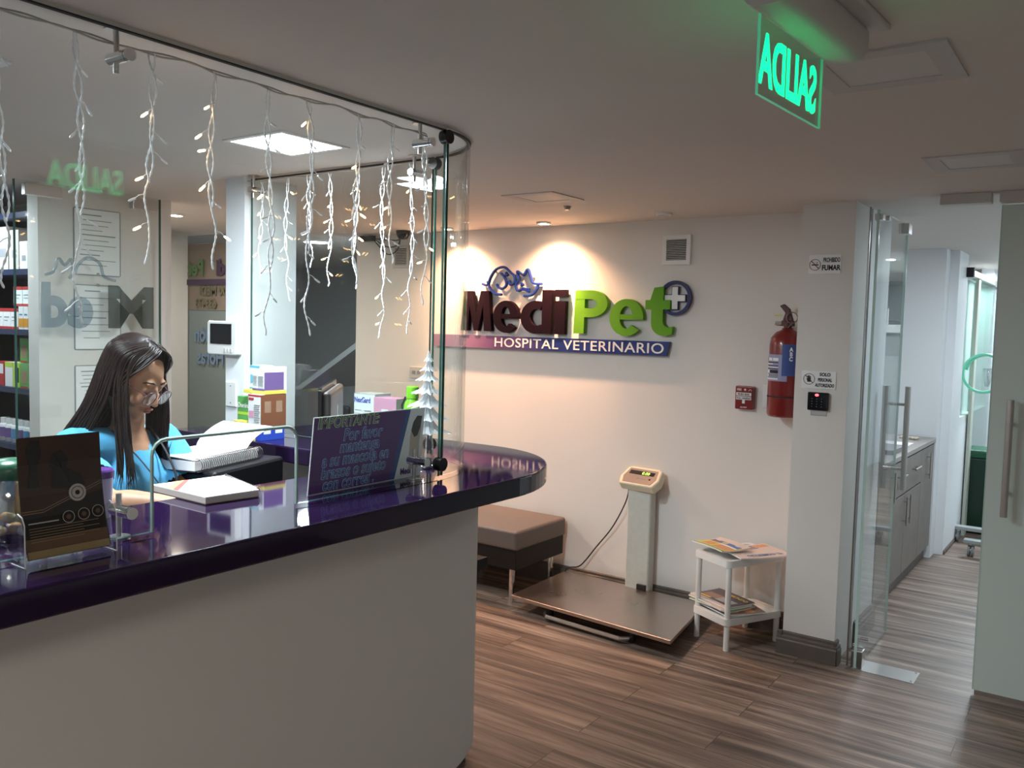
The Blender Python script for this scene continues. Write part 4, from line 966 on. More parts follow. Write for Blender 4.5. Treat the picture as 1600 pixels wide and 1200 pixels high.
bt = thing('water_bottle', (-2.385, 2.66, CT), 'lime green water bottle with black strap', 'bottle')
MB().lathe([(0, 0), (.034, 0), (.036, .01), (.036, .15), (.030, .175), (.022, .188), (.022, .192), (0, .192)], (-2.385, 2.66, CT), 28).build('body', 'bottle_lime', bt, smooth=True)
MB().lathe([(0, .19), (.026, .19), (.026, .235), (.022, .240), (0, .240)], (-2.385, 2.66, CT), 24).build('cap', 'bottle_lime', bt, smooth='auto')
MB().tube([(-2.41, 2.645, CT+.195), (-2.425, 2.64, CT+.16), (-2.418, 2.64, CT+.10)], .004, 6).build('strap', 'ink', bt)

# monitor
mo = thing('computer_monitor', (-2.39, 2.20, .75), 'black computer monitor seen from behind inside the counter', 'monitor', math.atan2(.754, -.657))
MB().prism(rrect(-.245, .35, .245, .62, .01), -.006, .006, axis=1).build('screen_frame', 'black_gloss', mo, local=True)
MB().prism([(-.235, .36), (.235, .36), (.235, .605), (-.235, .605)], -.035, -.006, axis=1).build('rear_shell', mat('monitor_shell', (.045, .040, .038), .35), mo, local=True, bevel=.014, seg=4)
MB().box((-.03, -.055, .02), (.03, -.03, .45)).build('stand', 'black_gloss', mo, local=True)
MB().box((-.11, -.12, 0), (.11, .06, .02)).build('foot', 'black_gloss', mo, local=True, bevel=.005)
MB().box((-.006, -.0365, .50), (.006, -.035, .54)).build('logo_mark', 'chrome', mo, local=True)

# printer with open spiral notebook
pr = thing('printer', (-2.72, 1.94, .75), 'black printer under the open spiral notebook', 'printer', math.atan2(.35, -.11)-PI/2)
MB().box((-.17, -.21, 0), (.17, .21, .325)).build('body', 'black_plastic', pr, local=True, bevel=.012)
MB().box((-.172, -.19, .09), (-.160, .19, .15)).box((.160, -.19, .09), (.172, .19, .15)).build('tray', 'black_gloss', pr, local=True)
nb = thing('spiral_notebook', (-2.68, 1.93, 1.05), 'large open spiral notebook with a raised white page on the printer', 'notebook')
A = Vector((-2.515, 1.745, 0)); B = Vector((-2.615, 2.085, 0)); eu = (B-A).normalized(); ev = Vector((-eu.y, eu.x, 0)); LN = (B-A).length
def nbp(a, b, z): p = A+eu*a*LN+ev*b; return Vector((p.x, p.y, z))
c4 = [nbp(0, .02, 0), nbp(1, .02, 0), nbp(1, .25, 0), nbp(0, .25, 0)]
MB().prism([(p.x, p.y) for p in c4], 1.076, 1.080).build('back_cover', 'ink', nb)
MB().prism([(p.x, p.y) for p in c4], 1.080, 1.114).build('pages', 'paper', nb, bevel=.002)
MB().grid(lambda a, b: nbp(a, .02+.23*b, 1.118+.008*math.sin(PI*b)*(1-.3*a)), 10, 10, .003).build('open_page', 'paper', nb, smooth=True)
def raised(a, b):
    th = b*1.05
    return nbp(.80+(.16*(1-math.cos(th*1.2))+.05*b)/LN, .245-.225*a, 1.122+.088*math.sin(th)*(1-.12*a))
MB().grid(raised, 10, 12, .004).build('raised_page', 'paper', nb, smooth=True)
mb = MB()
for k in range(34):
    a = .02+.96*k/33; c = nbp(a, .016, 1.100)
    mb.tube([c+ev*(.022*math.cos(t))+Vector((0, 0, .024*math.sin(t))) for t in [2*PI*j/10 for j in range(10)]], .0016, 5, closed=True)
mb.build('spiral', 'dark_steel', nb)
# black case with grey discs in front of the printer
bc = thing('label_case', (-2.42, 1.96, .75), 'black box with grey panels beside the printer', 'box', R(-12))
MB().box((-.09, -.06, 0), (.09, .10, .195)).build('case', 'black_plastic', bc, local=True, bevel=.004)
mb = MB()
for k in range(4): mb.box((-.078+k*.04, -.0615, .02), (-.048+k*.04, -.06, .175))
mb.build('grey_panel', mat('panel_grey', (.28, .33, .36), .4), bc, local=True)
mb = MB()
for k in range(3): mb.box((-.046+k*.04, -.0625, .02), (-.040+k*.04, -.06, .175))
mb.build('pale_strip', 'scale_cream', bc, local=True)
MB().tube([(-2.455, 1.80, .755), (-2.43, 1.79, .775), (-2.40, 1.80, .78), (-2.38, 1.815, .755)], .008, 8)
t_ = MB().tube([(-2.30, 1.92, .755), (-2.31, 1.91, .80), (-2.28, 1.925, .83), (-2.25, 1.94, .80), (-2.255, 1.94, .755)], .008, 8)
tag(t_.build('tape_loop', 'red_paint', smooth=True), 'small red loop handle on the desk in front of the black box', 'handle')
tag(MB().tube(smooth_line([(-2.30, 2.25, 1.02), (-2.31, 2.24, .95), (-2.295, 2.235, .88), (-2.305, 2.23, .80), (-2.30, 2.23, .755)]), .0035, 6).build('desk_cable', 'white_plastic', smooth=True), 'thin pale cable hanging under the far counter', 'cable')

# closed notebook on the front counter
n2 = thing('closed_notebook', (-2.09, 1.50, CT), 'small white spiral notebook with yellow and red corner stripes on the counter', 'notebook')
q4 = [(-1.985, 1.375), (-1.955, 1.545), (-2.205, 1.615), (-2.215, 1.385)]
q4 = [(-1.975, 1.388), (-1.958, 1.548), (-2.215, 1.622), (-2.232, 1.395)]
MB().prism(q4, CT+.001, CT+.004).build('back_cover', mat('nb_brown', (.09, .06, .05), .5), n2)
MB().prism(q4, CT+.004, CT+.020).build('pages', mat('nb_pages', (.42, .37, .33), .7), n2)
MB().prism(q4, CT+.020, CT+.0225).build('front_cover', 'paper', n2)
def q4p(a, b):
    P = [Vector(p) for p in q4]; p = (P[0]*(1-a)+P[1]*a)*(1-b)+(P[3]*(1-a)+P[2]*a)*b; return (p.x, p.y)
z = CT+.0226
MB().prism([q4p(0, .70), q4p(.30, 1), q4p(.42, 1), q4p(0, .60)], z, z+.0005).build('yellow_stripe', 'med_yellow', n2)
MB().prism([q4p(0, .60), q4p(.42, 1), q4p(.50, 1), q4p(0, .50)], z, z+.0005).build('red_stripe', 'med_red', n2)
MB().prism([q4p(.35, .75), q4p(.95, .95), q4p(.8, .6)], z, z+.0004).build('pale_green_shape', mat('pale_green', (.70, .78, .60), .6), n2)
W = MB(); ang = math.atan2(1.548-1.388, -1.958+1.975)
text_bm(W, 'NUTRITION', .016, Matrix.Translation((*q4p(.2, .22), z)) @ Matrix.Rotation(ang, 4, 'Z'), .0002, 0, .9); W.build('lettering', 'ink_grey', n2)
mb = MB()
for k in range(16):
    p = q4p(1.0, .05+.9*k/15); c = Vector((*p, CT+.013)); d = (Vector(q4[1])-Vector(q4[0])).normalized()
    mb.tube([c+Vector((d.x, d.y, 0))*(.009*math.cos(t))+Vector((0, 0, .014*math.sin(t))) for t in [2*PI*j/10 for j in range(10)]], .0014, 5, closed=True)
mb.build('spiral', 'chrome', n2)

# notice board on the counter
ns = thing('notice_board', (-1.87, 1.88, CT), 'purple notice standing behind the glass asking visitors to hold their pet', 'notice')
mat('notice_purple', (.075, .022, .13), .35); mat('notice_blue', (.02, .055, .20), .35); mat('notice_white', (.62, .62, .62), .4); mat('outline_blue', (.20, .42, .66), .5); mat('outline_green', (.42, .66, .30), .5)
mat('dog_tan', (.42, .33, .26), .6); mat('dog_black', (.03, .025, .025), .6)
BY0, BY1, BZ1 = 1.650, 2.128, 1.323
def npt(a, b): # a across, b up
    return (BY0+(BY1-BY0)*a+.022*b, CT+(BZ1-CT)*b)
X0 = -1.872
MB().prism([npt(0, 0), npt(1, 0), npt(1, 1), npt(0, 1)], X0-.003, X0, axis=0).build('board', 'notice_white', ns)
MB().prism([npt(.005, .012), npt(.73, .012), npt(.83, .988), npt(.005, .988)], X0, X0+.0006, axis=0).build('purple_field', 'notice_purple', ns)
MB().prism([npt(.70, .012), npt(.745, .012), npt(.855, .988), npt(.81, .988)], X0+.0003, X0+.001, axis=0).build('blue_stripe', 'notice_blue', ns)
W1 = MB(); W2 = MB()
for s, sz, a, b, sh, al, k in (('IMPORTANTE:', .046, .03, .85, .0, 'LEFT', 1), ('Por favor', .050, .42, .66, .2, 'CENTER', 0), ('mantenga', .050, .40, .505, .2, 'CENTER', 0), ('a su mascota en', .050, .38, .345, .2, 'CENTER', 0), ('brazos o sujeto', .050, .37, .185, .2, 'CENTER', 0), ('con correa .', .050, .33, .035, .2, 'CENTER', 0)):
    y, z = npt(a, b)
    text_bm(W1, s, sz, at(FX, X0+.0012, y, z), .0003, .0017, .86, al, .25, mi=k)
    text_bm(W2, s, sz, at(FX, X0+.0020, y, z), .0003, -.0004, .86, al, .25)
W1.build('lettering_outline', ['outline_blue', 'outline_green'], ns); W2.build('lettering', 'notice_purple', ns)
D = [(.885, .10), (.875, .35), (.87, .6), (.89, .75), (.92, .86), (.965, .86), (.975, .7), (.965, .5), (.97, .3), (.965, .13), (.945, .12), (.94, .3), (.925, .3), (.915, .12)]
MB().prism([npt(*p) for p in D], X0+.0004, X0+.0012, axis=0).build('dog_picture', 'dog_tan', ns)
MB().prism([npt(*p) for p in [(.875, .68), (.89, .80), (.925, .89), (.975, .88), (.965, .72), (.94, .60), (.91, .58)]], X0+.0012, X0+.0018, axis=0).build('dog_head_picture', 'dog_black', ns)
W = MB(); y, z = npt(.80, .06); text_bm(W, 'Medi', .028, at(FX, X0+.0008, y, z), .0003, .0008, .9); W.build('lettering', 'notice_purple', ns)
MB().prism([(X0-.05, CT), (X0-.003, CT), (X0-.003, CT+.12)], 1.86, 1.864, axis=1).build('stand', 'acrylic', ns)

# brochure holder in front of the glass
bh = thing('brochure_holder', (-1.70, .90, CT), 'clear acrylic holder standing on the counter outside the glass', 'holder')
HMx = Matrix.Translation((-1.735, .900, CT)) @ Matrix.Rotation(R(-1.0), 4, 'Z')
lean = Matrix.Rotation(R(-9), 4, 'Y')
def hp_(x, y, z): return HMx @ Vector((x, y, z))
mb = MB(); mb.box((-.010, -.092, .020), (-.007, .092, .20), M=HMx @ lean); mb.box((-.055, -.092, .006), (.005, .092, .009), M=HMx)
mb.build('back_sheet', 'acrylic', bh)
for s in (-1, 1):
    y = s*.093
    MB().prism([(-.055, .0), (.012, .0), (.010, .085), (.0, .10), (-.018, .105), (-.04, .09)], y-.0015, y+.0015, axis=1, M=HMx).build('side_cheek', 'acrylic', bh)
    MB().tube([HMx @ Vector(p) for p in ((-.055, y, .001), (.012, y, .001), (.010, y, .085), (0, y, .10), (-.018, y, .105))], .0014, 6).build('cheek_edge', 'white_plastic', bh)
MB().box((.006, -.092, .012), (.009, .092, .032), M=HMx).build('front_lip', 'acrylic', bh)
mat('brochure_brown', (.050, .024, .015), .35, noise_amt=.6, nscale=9); mat('brochure_black', (.008, .007, .007), .3, coat=.4); mat('brochure_gold', (.38, .28, .12), .4); mat('brochure_tan', (.13, .075, .045), .4); mat('emblem_grey', (.45, .43, .41), .5); mat('brochure_line', (.28, .20, .11), .5)
for bi, (dx, sh, labl) in enumerate(((-.006, .006, 'dark brochure leaning behind the front one in the acrylic holder'), (0, 0, 'dark brown brochure with a round pale emblem, front one in the acrylic holder'))):
    br = thing('brochure', (-1.735, .915, CT+.012), labl, 'brochure')
    BM = HMx @ Matrix.Translation((dx-.002, sh, .012)) @ lean
    def bp(a, b, e=0.0): # a 0..1 across Y, b up
        cur = -.010*math.sin(b*PI*.9)+.016*(b < .25)*(.25-b)
        return BM @ Vector((cur+e, (a-.5)*.166*(1-.0*b), b*.242))
    MB().grid(lambda a, b: bp(a, b), 2, 14, .0).grid(lambda a, b: bp(a, b, -.0008), 2, 14, .0).build('sheet', 'brochure_brown', br)
    if bi == 1:
        e = .0012
        def patch(nm, f, m, nu=6, nv=6):
            g_ = MB().grid(f, nu, nv, 0); g_.build(nm, m, br)
        patch('lower_panel', lambda a, b: bp(a, b*(.36+.14*a), e), 'brochure_black', 6, 10)
        def sil(nm, pts, m):
            q_ = MB(); q_.bm.faces.new([q_.bm.verts.new(bp(x_, y_, e*1.0)) for x_, y_ in pts]); q_.build(nm, m, br)
        sil('tree_silhouette', [(.10, .58), (.14, .75), (.10, .90), (.16, .98), (.26, .97), (.28, .86), (.22, .75), (.24, .58)], 'brochure_black')
        sil('animal_silhouette', [(.38, .56), (.40, .72), (.36, .76), (.42, .86), (.52, .88), (.60, .80), (.58, .72), (.74, .66), (.80, .56), (.62, .54)], 'brochure_black')
        patch('tan_band', lambda a, b: bp(a, .065+b*.10, e*1.8), 'brochure_tan', 3, 4)
        patch('gold_band', lambda a, b: bp(a, .005+b*.06, e*1.8), 'brochure_gold', 3, 4)
        for o1 in (.0, .02): patch('diagonal_line', lambda a, b: bp(a, .37+o1+.0+.20*max(0, a-.25)*1.25+b*.006, e*2), 'brochure_line', 12, 1)
        for r, m, nmm in ((.018, 'emblem_grey', 'emblem'), (.013, 'brochure_brown', 'emblem_ring'), (.0115, 'emblem_grey', 'emblem_core'), (.005, 'brochure_black', 'emblem_mark')):
            e2 = e*3+.0004*(1-r/.02)
            mb = MB(); c = mb.bm.verts.new(bp(.68, .50, e2)); ring = [mb.bm.verts.new(bp(.68+r/.166*math.cos(2*PI*k/28), .50+r/.242*math.sin(2*PI*k/28), e2)) for k in range(28)]
            for k in range(28): mb.bm.faces.new((c, ring[k], ring[(k+1) % 28]))
            mb.build(nmm, m, br)
        for cx_, cz_ in ((.54, .305), (.73, .31), (.91, .318)):
            for r, m in ((.0125, 'emblem_grey'), (.0112, 'brochure_black'), (.005, 'brochure_tan')):
                e2 = e*3+.0005*(1-r/.02)
                mb = MB(); c = mb.bm.verts.new(bp(cx_, cz_, e2)); ring = [mb.bm.verts.new(bp(cx_+r/.166*math.cos(2*PI*k/24), cz_+r/.242*math.sin(2*PI*k/24), e2)) for k in range(24)]
                for k in range(24): mb.bm.faces.new((c, ring[k], ring[(k+1) % 24]))
                mb.build('round_icon', m, br)
        for k in range(6): patch('text_line', lambda a, b: bp(.06+a*(.85-.2*(k % 2)), .245-k*.022+b*.005, e*2.2), 'brochure_line', 4, 1)
        patch('text_line', lambda a, b: bp(.06+a*.36, .285+b*.010, e*2.2), 'emblem_grey', 4, 1)

# jar and cup at the left, inside the glass
mat('jar_lid_green', (.01, .11, .05), .3)
jr = thing('candy_jar', (-1.985, .905, CT), 'clear jar with green lid and wrapped sweets behind the brochure', 'jar')
MB().lathe([(0, 0), (.05, 0), (.062, .02), (.066, .06), (.06, .11), (.048, .135), (.045, .14), (0, .14)], (-1.985, .905, CT), 32).build('jar_body', 'crystal', jr, smooth=True)
MB().lathe([(0, .138), (.05, .138), (.052, .165), (.03, .178), (0, .18)], (-1.985, .905, CT), 32).build('lid', 'jar_lid_green', jr, smooth=True)
rr = random.Random(3); 
for k, (px_, py_, pz_) in enumerate([( .0, .0, .02), (.025, .01, .02), (-.025, .015, .02), (.0, -.028, .022), (.012, .028, .045), (-.015, -.008, .048), (.02, -.015, .052)]):
    s_ = MB().ball((-1.985+px_, .905+py_, CT+pz_), .014, 2, (1.2, .9, .8)).build('wrapped_sweet', ['brochure_gold', 'med_white', 'med_amber'][k % 3], smooth=True)
    tag(s_, 'wrapped sweet lying inside the clear jar', 'sweet', 'sweets in the jar')
cup = thing('purple_cup', (-2.17, 1.19, CT), 'white tub with purple lid just right of the brochures', 'cup')
cup.location = (-2.05, 1.135, CT)
MB().lathe([(0, 0), (.028, 0), (.034, .10), (0, .10)], (-2.05, 1.135, CT), 28).build('tub', mat('tub_lilac', (.55, .48, .66), .4), cup, smooth='auto')
MB().lathe([(0, .1), (.037, .1), (.037, .116), (.034, .12), (0, .12)], (-2.05, 1.135, CT), 28).build('lid', mat('lid_purple', (.10, .03, .22), .3), cup, smooth='auto')

# crystal tree
tr = thing('crystal_tree', (-1.955, 2.26, CT), 'clear crystal tabletop tree inside the curved glass', 'tree ornament')
TC = (-1.955, 2.26, CT)
MB().lathe([(0, 0), (.046, 0), (.040, .01), (.024, .05), (.017, .12), (.015, .125), (0, .125)], TC, 28).build('base', 'crystal', tr, smooth=True)
rr = random.Random(11)
for k in range(7):
    z0 = .125+k*.045-.012*max(0, k-4); rad = [.085, .080, .074, .060, .046, .032, .020][k]; hh = [.055, .055, .052, .048, .042, .036, .035][k]
    mb = MB(); n = 26; ring = []; top = []; mid = []
    for j in range(n):
        a = 2*PI*j/n; r = rad*(1.0 if j % 2 else .68)*(1+.08*rr.uniform(-1, 1))
        ring.append(mb.bm.verts.new(Vector((r*math.cos(a), r*math.sin(a), z0-.006*(j % 2)+.004*rr.random()))+Vector(TC)))
        mid.append(mb.bm.verts.new(Vector((r*.42*math.cos(a), r*.42*math.sin(a), z0+hh*.30+.004*rr.random()))+Vector(TC)))
        top.append(mb.bm.verts.new(Vector((rad*.08*math.cos(a), rad*.08*math.sin(a), z0+hh))+Vector(TC)))
    for A_, B_ in ((ring, mid), (mid, top)):
        for j in range(n): mb.bm.faces.new((A_[j], A_[(j+1) % n], B_[(j+1) % n], B_[j]))
    mb.bm.faces.new(top); mb.bm.faces.new(ring[::-1])
    mb.build('branch_tier', mat('crystal_white', (.80, .84, .86), .18, spec=.8, alpha=.72), tr)

# ------------------------------------------------------------------ icicle lights
def icicle(root, name, x, y, length, lit, seed, par):
    rr = random.Random(seed)
    top = CEIL-.028
    st = MB(); P = [[], []]
    n = int(length/.008)
    for s in (0, 1):
        for k in range(n+1):
            z = top-k*length/n
            amp = .0035+.004*abs(math.sin(k*.11+seed))
            a = k*.32+s*PI+seed
            wob = .006*math.sin(k*.09+seed*1.7)
            P[s].append(Vector((x+amp*math.cos(a)+wob*.4, y+amp*math.sin(a)+wob, z)))
    cut = int(n*rr.uniform(.62, .8))
    st.tube(P[0], [.0014+.0015*(k % 2) for k in range(n+1)], 6)
    st.tube(P[1][:cut], [.0014+.0015*(k % 2) for k in range(cut)], 6)
    bulbs = []
    z = .05+rr.random()*.04
    k = 0
    while z < length-.03:
        side = 1 if rr.random() < .5 else -1
        i = int(z/length*n); p = P[0][i]
        dy = side*rr.uniform(.012, .026); dz = -rr.uniform(.006, .02); q = p+Vector((rr.uniform(-.008, .008), dy, dz))
        st.tube([p, (p+q)/2+Vector((0, 0, .003)), q], .0011, 5)
        bulbs.append((q, (q-p).normalized(), rr.random() < lit)); z += rr.uniform(.045, .075)
    bulbs.append((P[0][-1], Vector((0, rr.uniform(-.5, .5), -1)).normalized(), False))
    so_ = st.build('light_strand', 'wire_white', par)
    for q, d, on in bulbs:
        MB().tube([q-d*.004, q, q+d*.011, q+d*.015], [.0022, .0026, .0028, .0012], 8).build('bulb', 'bulb_warm' if on else 'bulb_clear', so_)
il = thing('icicle_lights', (-1.83, 1.5, CEIL-.03), 'icicle string lights hanging along the inside of the front glass', 'string lights')
FY_ = [(.655, .50, 0), (.82, .53, 0), (.975, .60, 0), (1.14, .46, .75), (1.306, .46, .7), (1.475, .62, .12), (1.61, .62, .12), (1.785, .47, .6), (1.93, .40, .5), (2.085, .52, .55)]
cab = []
for i in range(len(FY_)): 
    y = FY_[i][0]; cab += [(-1.83, y-.001, CEIL-.028)]
    if i < len(FY_)-1: cab += [(-1.83, (y+FY_[i+1][0])/2, CEIL-.020-.004*(i % 3))]
for k in (0, 1):
    MB().tube([(-1.83+.004*k, -.6, CEIL-.02)]+[(p[0]+.004*k, p[1], p[2]+.0025*math.sin(j*.55+k*2)-.004*k) for j, p in enumerate(smooth_line(cab, 6))], .0022, 6).build('main_cable', 'cable_grey', il)
for i, (y, L, lit) in enumerate(FY_): icicle(None, 'strand', -1.83, y, L, lit, i+1, il)
il2 = thing('icicle_lights', (-2.6, 2.43, CEIL-.03), 'icicle string lights hanging along the far glass beside the partition', 'string lights')
FX_ = [(-3.07, .40, .9), (-2.90, .50, .3), (-2.76, .36, .1), (-2.64, .44, .8), (-2.49, .45, .6), (-2.345, .64, .1), (-2.20, .62, .05)]
MB().tube(smooth_line([(-3.16, 2.43, CEIL-.02)]+[(x, 2.43, CEIL-.03+.006*(i % 2)) for i, (x, _, _) in enumerate(FX_)]+[(-2.12, 2.43, CEIL-.02)]), .0025, 6).build('main_cable', 'cable_grey', il2)
for i, (x, L, lit) in enumerate(FX_): icicle(None, 'strand', x, 2.43, L, lit, 30+i, il2)

# ------------------------------------------------------------------ glass doors at the right
od = thing('glass_door', (-.96, 4.55, 0), 'open clear glass door with long steel bar handle beside the pillar', 'glass door')
MB().box((-.965, 4.245, .012), (-.955, 4.885, CEIL-.045)).build('pane', mat_ if (mat_ := MATS['clear_glass']) else None, od)
MB().box((-.966, 4.242, .012), (-.954, 4.2465, CEIL-.045)).box((-.966, 4.884, .012), (-.954, 4.888, CEIL-.045)).build('edge', 'glass_edge_light', od)
MB().box((-1.0, 4.245, .012), (-.994, 4.255, CEIL-.03)).build('stop_profile', 'dark_steel', od)
for s in (1, -1):
    hx = -.96+s*.055
    h_ = MB().cyl((hx, 4.845, .79), (hx, 4.845, 1.335), .0145, 20).build('bar_handle', 'handle_steel', od, smooth='auto')
    for z in (.90, 1.24): MB().cyl((-.96+s*.005, 4.845, z), (hx, 4.845, z), .008, 14).build('handle_mount', 'chrome', h_)
for z in (2.13,):
    MB().box((-.978, 4.25, z), (-.942, 4.31, z+.028)).build('top_patch', 'steel', od, bevel=.003)
    MB().cyl((-.93, 4.34, z+.015), (-.99, 4.34, z+.015), .012, 14).build('top_bolt', 'steel', od)
MB().box((-.985, 4.80, 2.12), (-.935, 4.88, 2.175)).build('corner_patch', 'steel', od, bevel=.004)
MB().box((-.985, 4.27, .0), (-.935, 4.33, .085)).build('floor_pivot', 'dark_steel', od, bevel=.004)
for y, z in ((4.30, .10), (4.40, .11)): MB().cyl((-.985, y, z), (-.935, y, z), .010, 14).build('bolt', 'chrome', od)
fp = MB().box((-1.0, 4.25, .0), (-.70, 4.40, .003)); 
fp = thing('floor_plate', (-.85, 4.33, 0), 'shiny steel plate screwed to the floor at the doorway', 'floor plate')
MB().prism([(-.98, 4.255), (-.70, 4.245), (-.70, 4.40), (-.98, 4.40)], 0, .003).build('plate', 'steel', fp)
mb = MB()
for p in ((-.715, 4.265), (-.715, 4.385), (-.965, 4.385)): mb.cyl((*p, .003), (*p, .005), .005, 10)
mb.build('screws', 'chrome', fp)
fd = thing('frosted_glass_door', (.04, 4.31, 0), 'frosted pale green glass door panel at the right edge with a long steel handle', 'glass door')
MB().box((-.468, 4.305, .02), (.55, 4.317, CEIL-.045)).build('pane', 'frost', fd)
MB().box((-.470, 4.304, .02), (-.466, 4.318, CEIL-.045)).build('edge', 'glass_edge_light', fd)
MB().box((-.46, 4.303, .0), (.55, 4.319, .02)).build('bottom_rail', 'handle_steel', fd)
h_ = MB().cyl((-.385, 4.255, .825), (-.385, 4.255, 1.335), .0145, 20).build('bar_handle', 'handle_steel', fd, smooth='auto')
for z in (.93, 1.23): MB().cyl((-.385, 4.255, z), (-.385, 4.305, z), .008, 14).build('handle_mount', 'chrome', h_)

# ------------------------------------------------------------------ laboratory and corridor
lc = thing('laboratory_cabinet', (-1.35, 6.0, 0), 'grey wood grain base cabinet with steel bar handles along the corridor', 'cabinet')
MB().box((-1.66, 5.05, .09), (-1.085, 6.76, .845)).build('body', 'cab_laminate', lc)
MB().box((-1.64, 5.05, 0), (-1.10, 6.76, .09)).build('plinth', 'baseboard', lc)
YD = [5.06, 5.42, 5.80, 6.30, 6.75]
for i in range(4):
    y0, y1 = YD[i]+.003, YD[i+1]-.003
    if i in (1, 2):
        for z0, z1 in ((.62, .835), (.10, .61)):
            d = MB().box((-1.085, y0, z0), (-1.067, y1, z1)).build('drawer' if z0 > .5 else 'door', 'cab_laminate', lc, bevel=.001)
            yc = (y0+y1)/2
            if z0 > .5:
                h = MB().cyl((-1.04, yc-.09, .745), (-1.04, yc+.09, .745), .006, 12)
                for yy in (yc-.06, yc+.06): h.cyl((-1.067, yy, .745), (-1.04, yy, .745), .004, 8)
            else:
                yh = y1-.05 if i == 1 else y0+.05
                h = MB().cyl((-1.04, yh, .42), (-1.04, yh, .60), .006, 12)
                for zz_ in (.45, .57): h.cyl((-1.067, yh, zz_), (-1.04, yh, zz_), .004, 8)
            h.build('handle', 'handle_steel', d)
    else:
        d = MB().box((-1.085, y0, .10), (-1.067, y1, .835)).build('door', 'cab_laminate', lc, bevel=.001)
        yh = y0+.18 if i == 3 else y1-.06
        h = MB().cyl((-1.04, yh, .62), (-1.04, yh, .80), .006, 12)
        for zz_ in (.65, .77): h.cyl((-1.067, yh, zz_), (-1.04, yh, zz_), .004, 8)
        h.build('handle', 'handle_steel', d)
wt = MB().box((-1.70, 5.03, .845), (-1.06, 6.765, .875)).build('laboratory_worktop', mat('worktop_grey', (.33, .29, .265), .35, noise_amt=.15, nscale=10), bevel=.002)
tag(wt, 'grey brown worktop on the corridor cabinet', 'worktop')
tag(MB().box((-1.36, 5.98, .876), (-1.12, 6.28, .879)).build('paper_sheet', 'paper'), 'white paper sheet lying on the corridor worktop', 'paper')
tag(MB().box((-1.30, 5.55, .876), (-1.10, 5.90, .905)).build('document_folder', mat('folder_grey', (.16, .16, .165), .5), bevel=.003), 'dark grey folder on the corridor worktop behind the door handle', 'folder')
mb = MB()
for k in range(7): mb.tube([(-1.25+.016*k, 6.50+.012*math.sin(k*2), .885), (-1.24+.016*k, 6.53, .889), (-1.235+.016*k, 6.56+.01*math.cos(k), .883)], .007, 6)
tag(mb.build('rubber_gloves', 'scale_cream', smooth=True), 'crumpled cream gloves at the back of the corridor worktop', 'gloves')
# analyser with a carrying handle and other lab shapes behind the door glass
an = thing('laboratory_analyser', (-1.32, 5.55, .875), 'pale box shaped lab machine with a carrying handle behind the glass door', 'machine')
an.location = (-1.50, 6.35, .875)
MB().box((-1.64, 6.25, .876), (-1.44, 6.55, 1.13)).build('body', mat('machine_grey', (.35, .39, .38), .4), an, bevel=.01)
MB().tube([(-1.60, 6.40, 1.13), (-1.60, 6.40, 1.18), (-1.585, 6.40, 1.195), (-1.50, 6.40, 1.195), (-1.485, 6.40, 1.18), (-1.485, 6.40, 1.13)], .006, 8).build('handle', 'chrome', an)
MB().box((-1.62, 6.249, .90), (-1.46, 6.252, .93)).build('slot', 'ink_grey', an)
cp = MB(); cp.lathe([(0, 0), (.19, 0), (.20, .12), (.17, .35), (.12, .52), (.07, .60), (.03, .635), (0, .64)], (-1.50, 5.35, .88), 24)
for v_ in cp.bm.verts: v_.co.y = 5.35+(v_.co.y-5.35)*.6; v_.co.x = -1.50+(v_.co.x+1.50)*.75; v_.co += Vector((.0, .0, .0))+noise.noise_vector(v_.co*7)*.015
tag(cp.build('dust_cover', mat('cloth_grey', (.16, .19, .19), .8), smooth=True), 'grey cloth cover draped over a tall lab device behind the door glass', 'cloth cover')
sk = thing('laboratory_sink_unit', (-2.1, 9.0, 0), 'white sink counter with tap at the back of the laboratory', 'sink')
MB().box((-3.2, 8.7, 0), (-1.45, 9.25, 1.40)).build('lower_cabinet', 'machine_grey', sk)
MB().box((-3.22, 8.68, 1.62), (-1.48, 9.25, 1.70)).build('basin_slab', 'white_plastic', sk, bevel=.01)
MB().box((-3.2, 8.75, 1.40), (-1.60, 9.25, 1.62)).build('upper_box', mat('box_grey', (.22, .245, .24), .5), sk)
MB().tube([(-1.9, 9.0, 1.70), (-1.9, 9.0, 1.86), (-1.9, 8.97, 1.89), (-1.9, 8.9, 1.88)], .012, 8).build('tap', 'chrome', sk)
wc = MB().box((-3.4, 9.0, 1.74), (-1.52, 9.29, 2.12)); tag(wc.build('hanging_cupboard', mat('cab_dark', (.10, .12, .115), .5), bevel=.004), 'dark hanging cupboard above the laboratory sink', 'cabinet')

# windowed wall of the treatment room beyond the corridor
mat('bright_frost', (.78, .86, .84), .4); mat('frame_white', (.74, .78, .74), .4)
win = thing('window_2', (-1.05, 8.1, .9), None, None); win['kind'] = 'structure'
MB().box((-1.07, 7.35, .92), (-1.0, 8.9, .98)).build('window_sill', 'frame_white', win)
MB().box((-1.055, 7.37, .98), (-1.045, 8.88, 2.05)).build('window_pane', 'bright_frost', win)
for y in (7.35, 8.1, 8.87): MB().box((-1.07, y, .98), (-1.01, y+.03, 2.08)).build('window_frame', 'frame_white', win)
MB().box((-1.07, 7.35, 2.05), (-1.01, 8.9, 2.10)).build('window_frame', 'frame_white', win)
sd = thing('sliding_glass_door', (-.97, 8.4, 0), 'pale sliding glass door with a top rail deep in the corridor', 'sliding door')
MB().box((-.985, 7.75, .03), (-.973, 8.9, 2.06)).build('pane', glass_mat('pale_glass', (.86, .95, .92), .05, .05), sd)
MB().box((-.990, 7.72, .0), (-.968, 7.84, 2.06)).build('stile', mat('stile_cream', (.52, .55, .47), .5), sd)
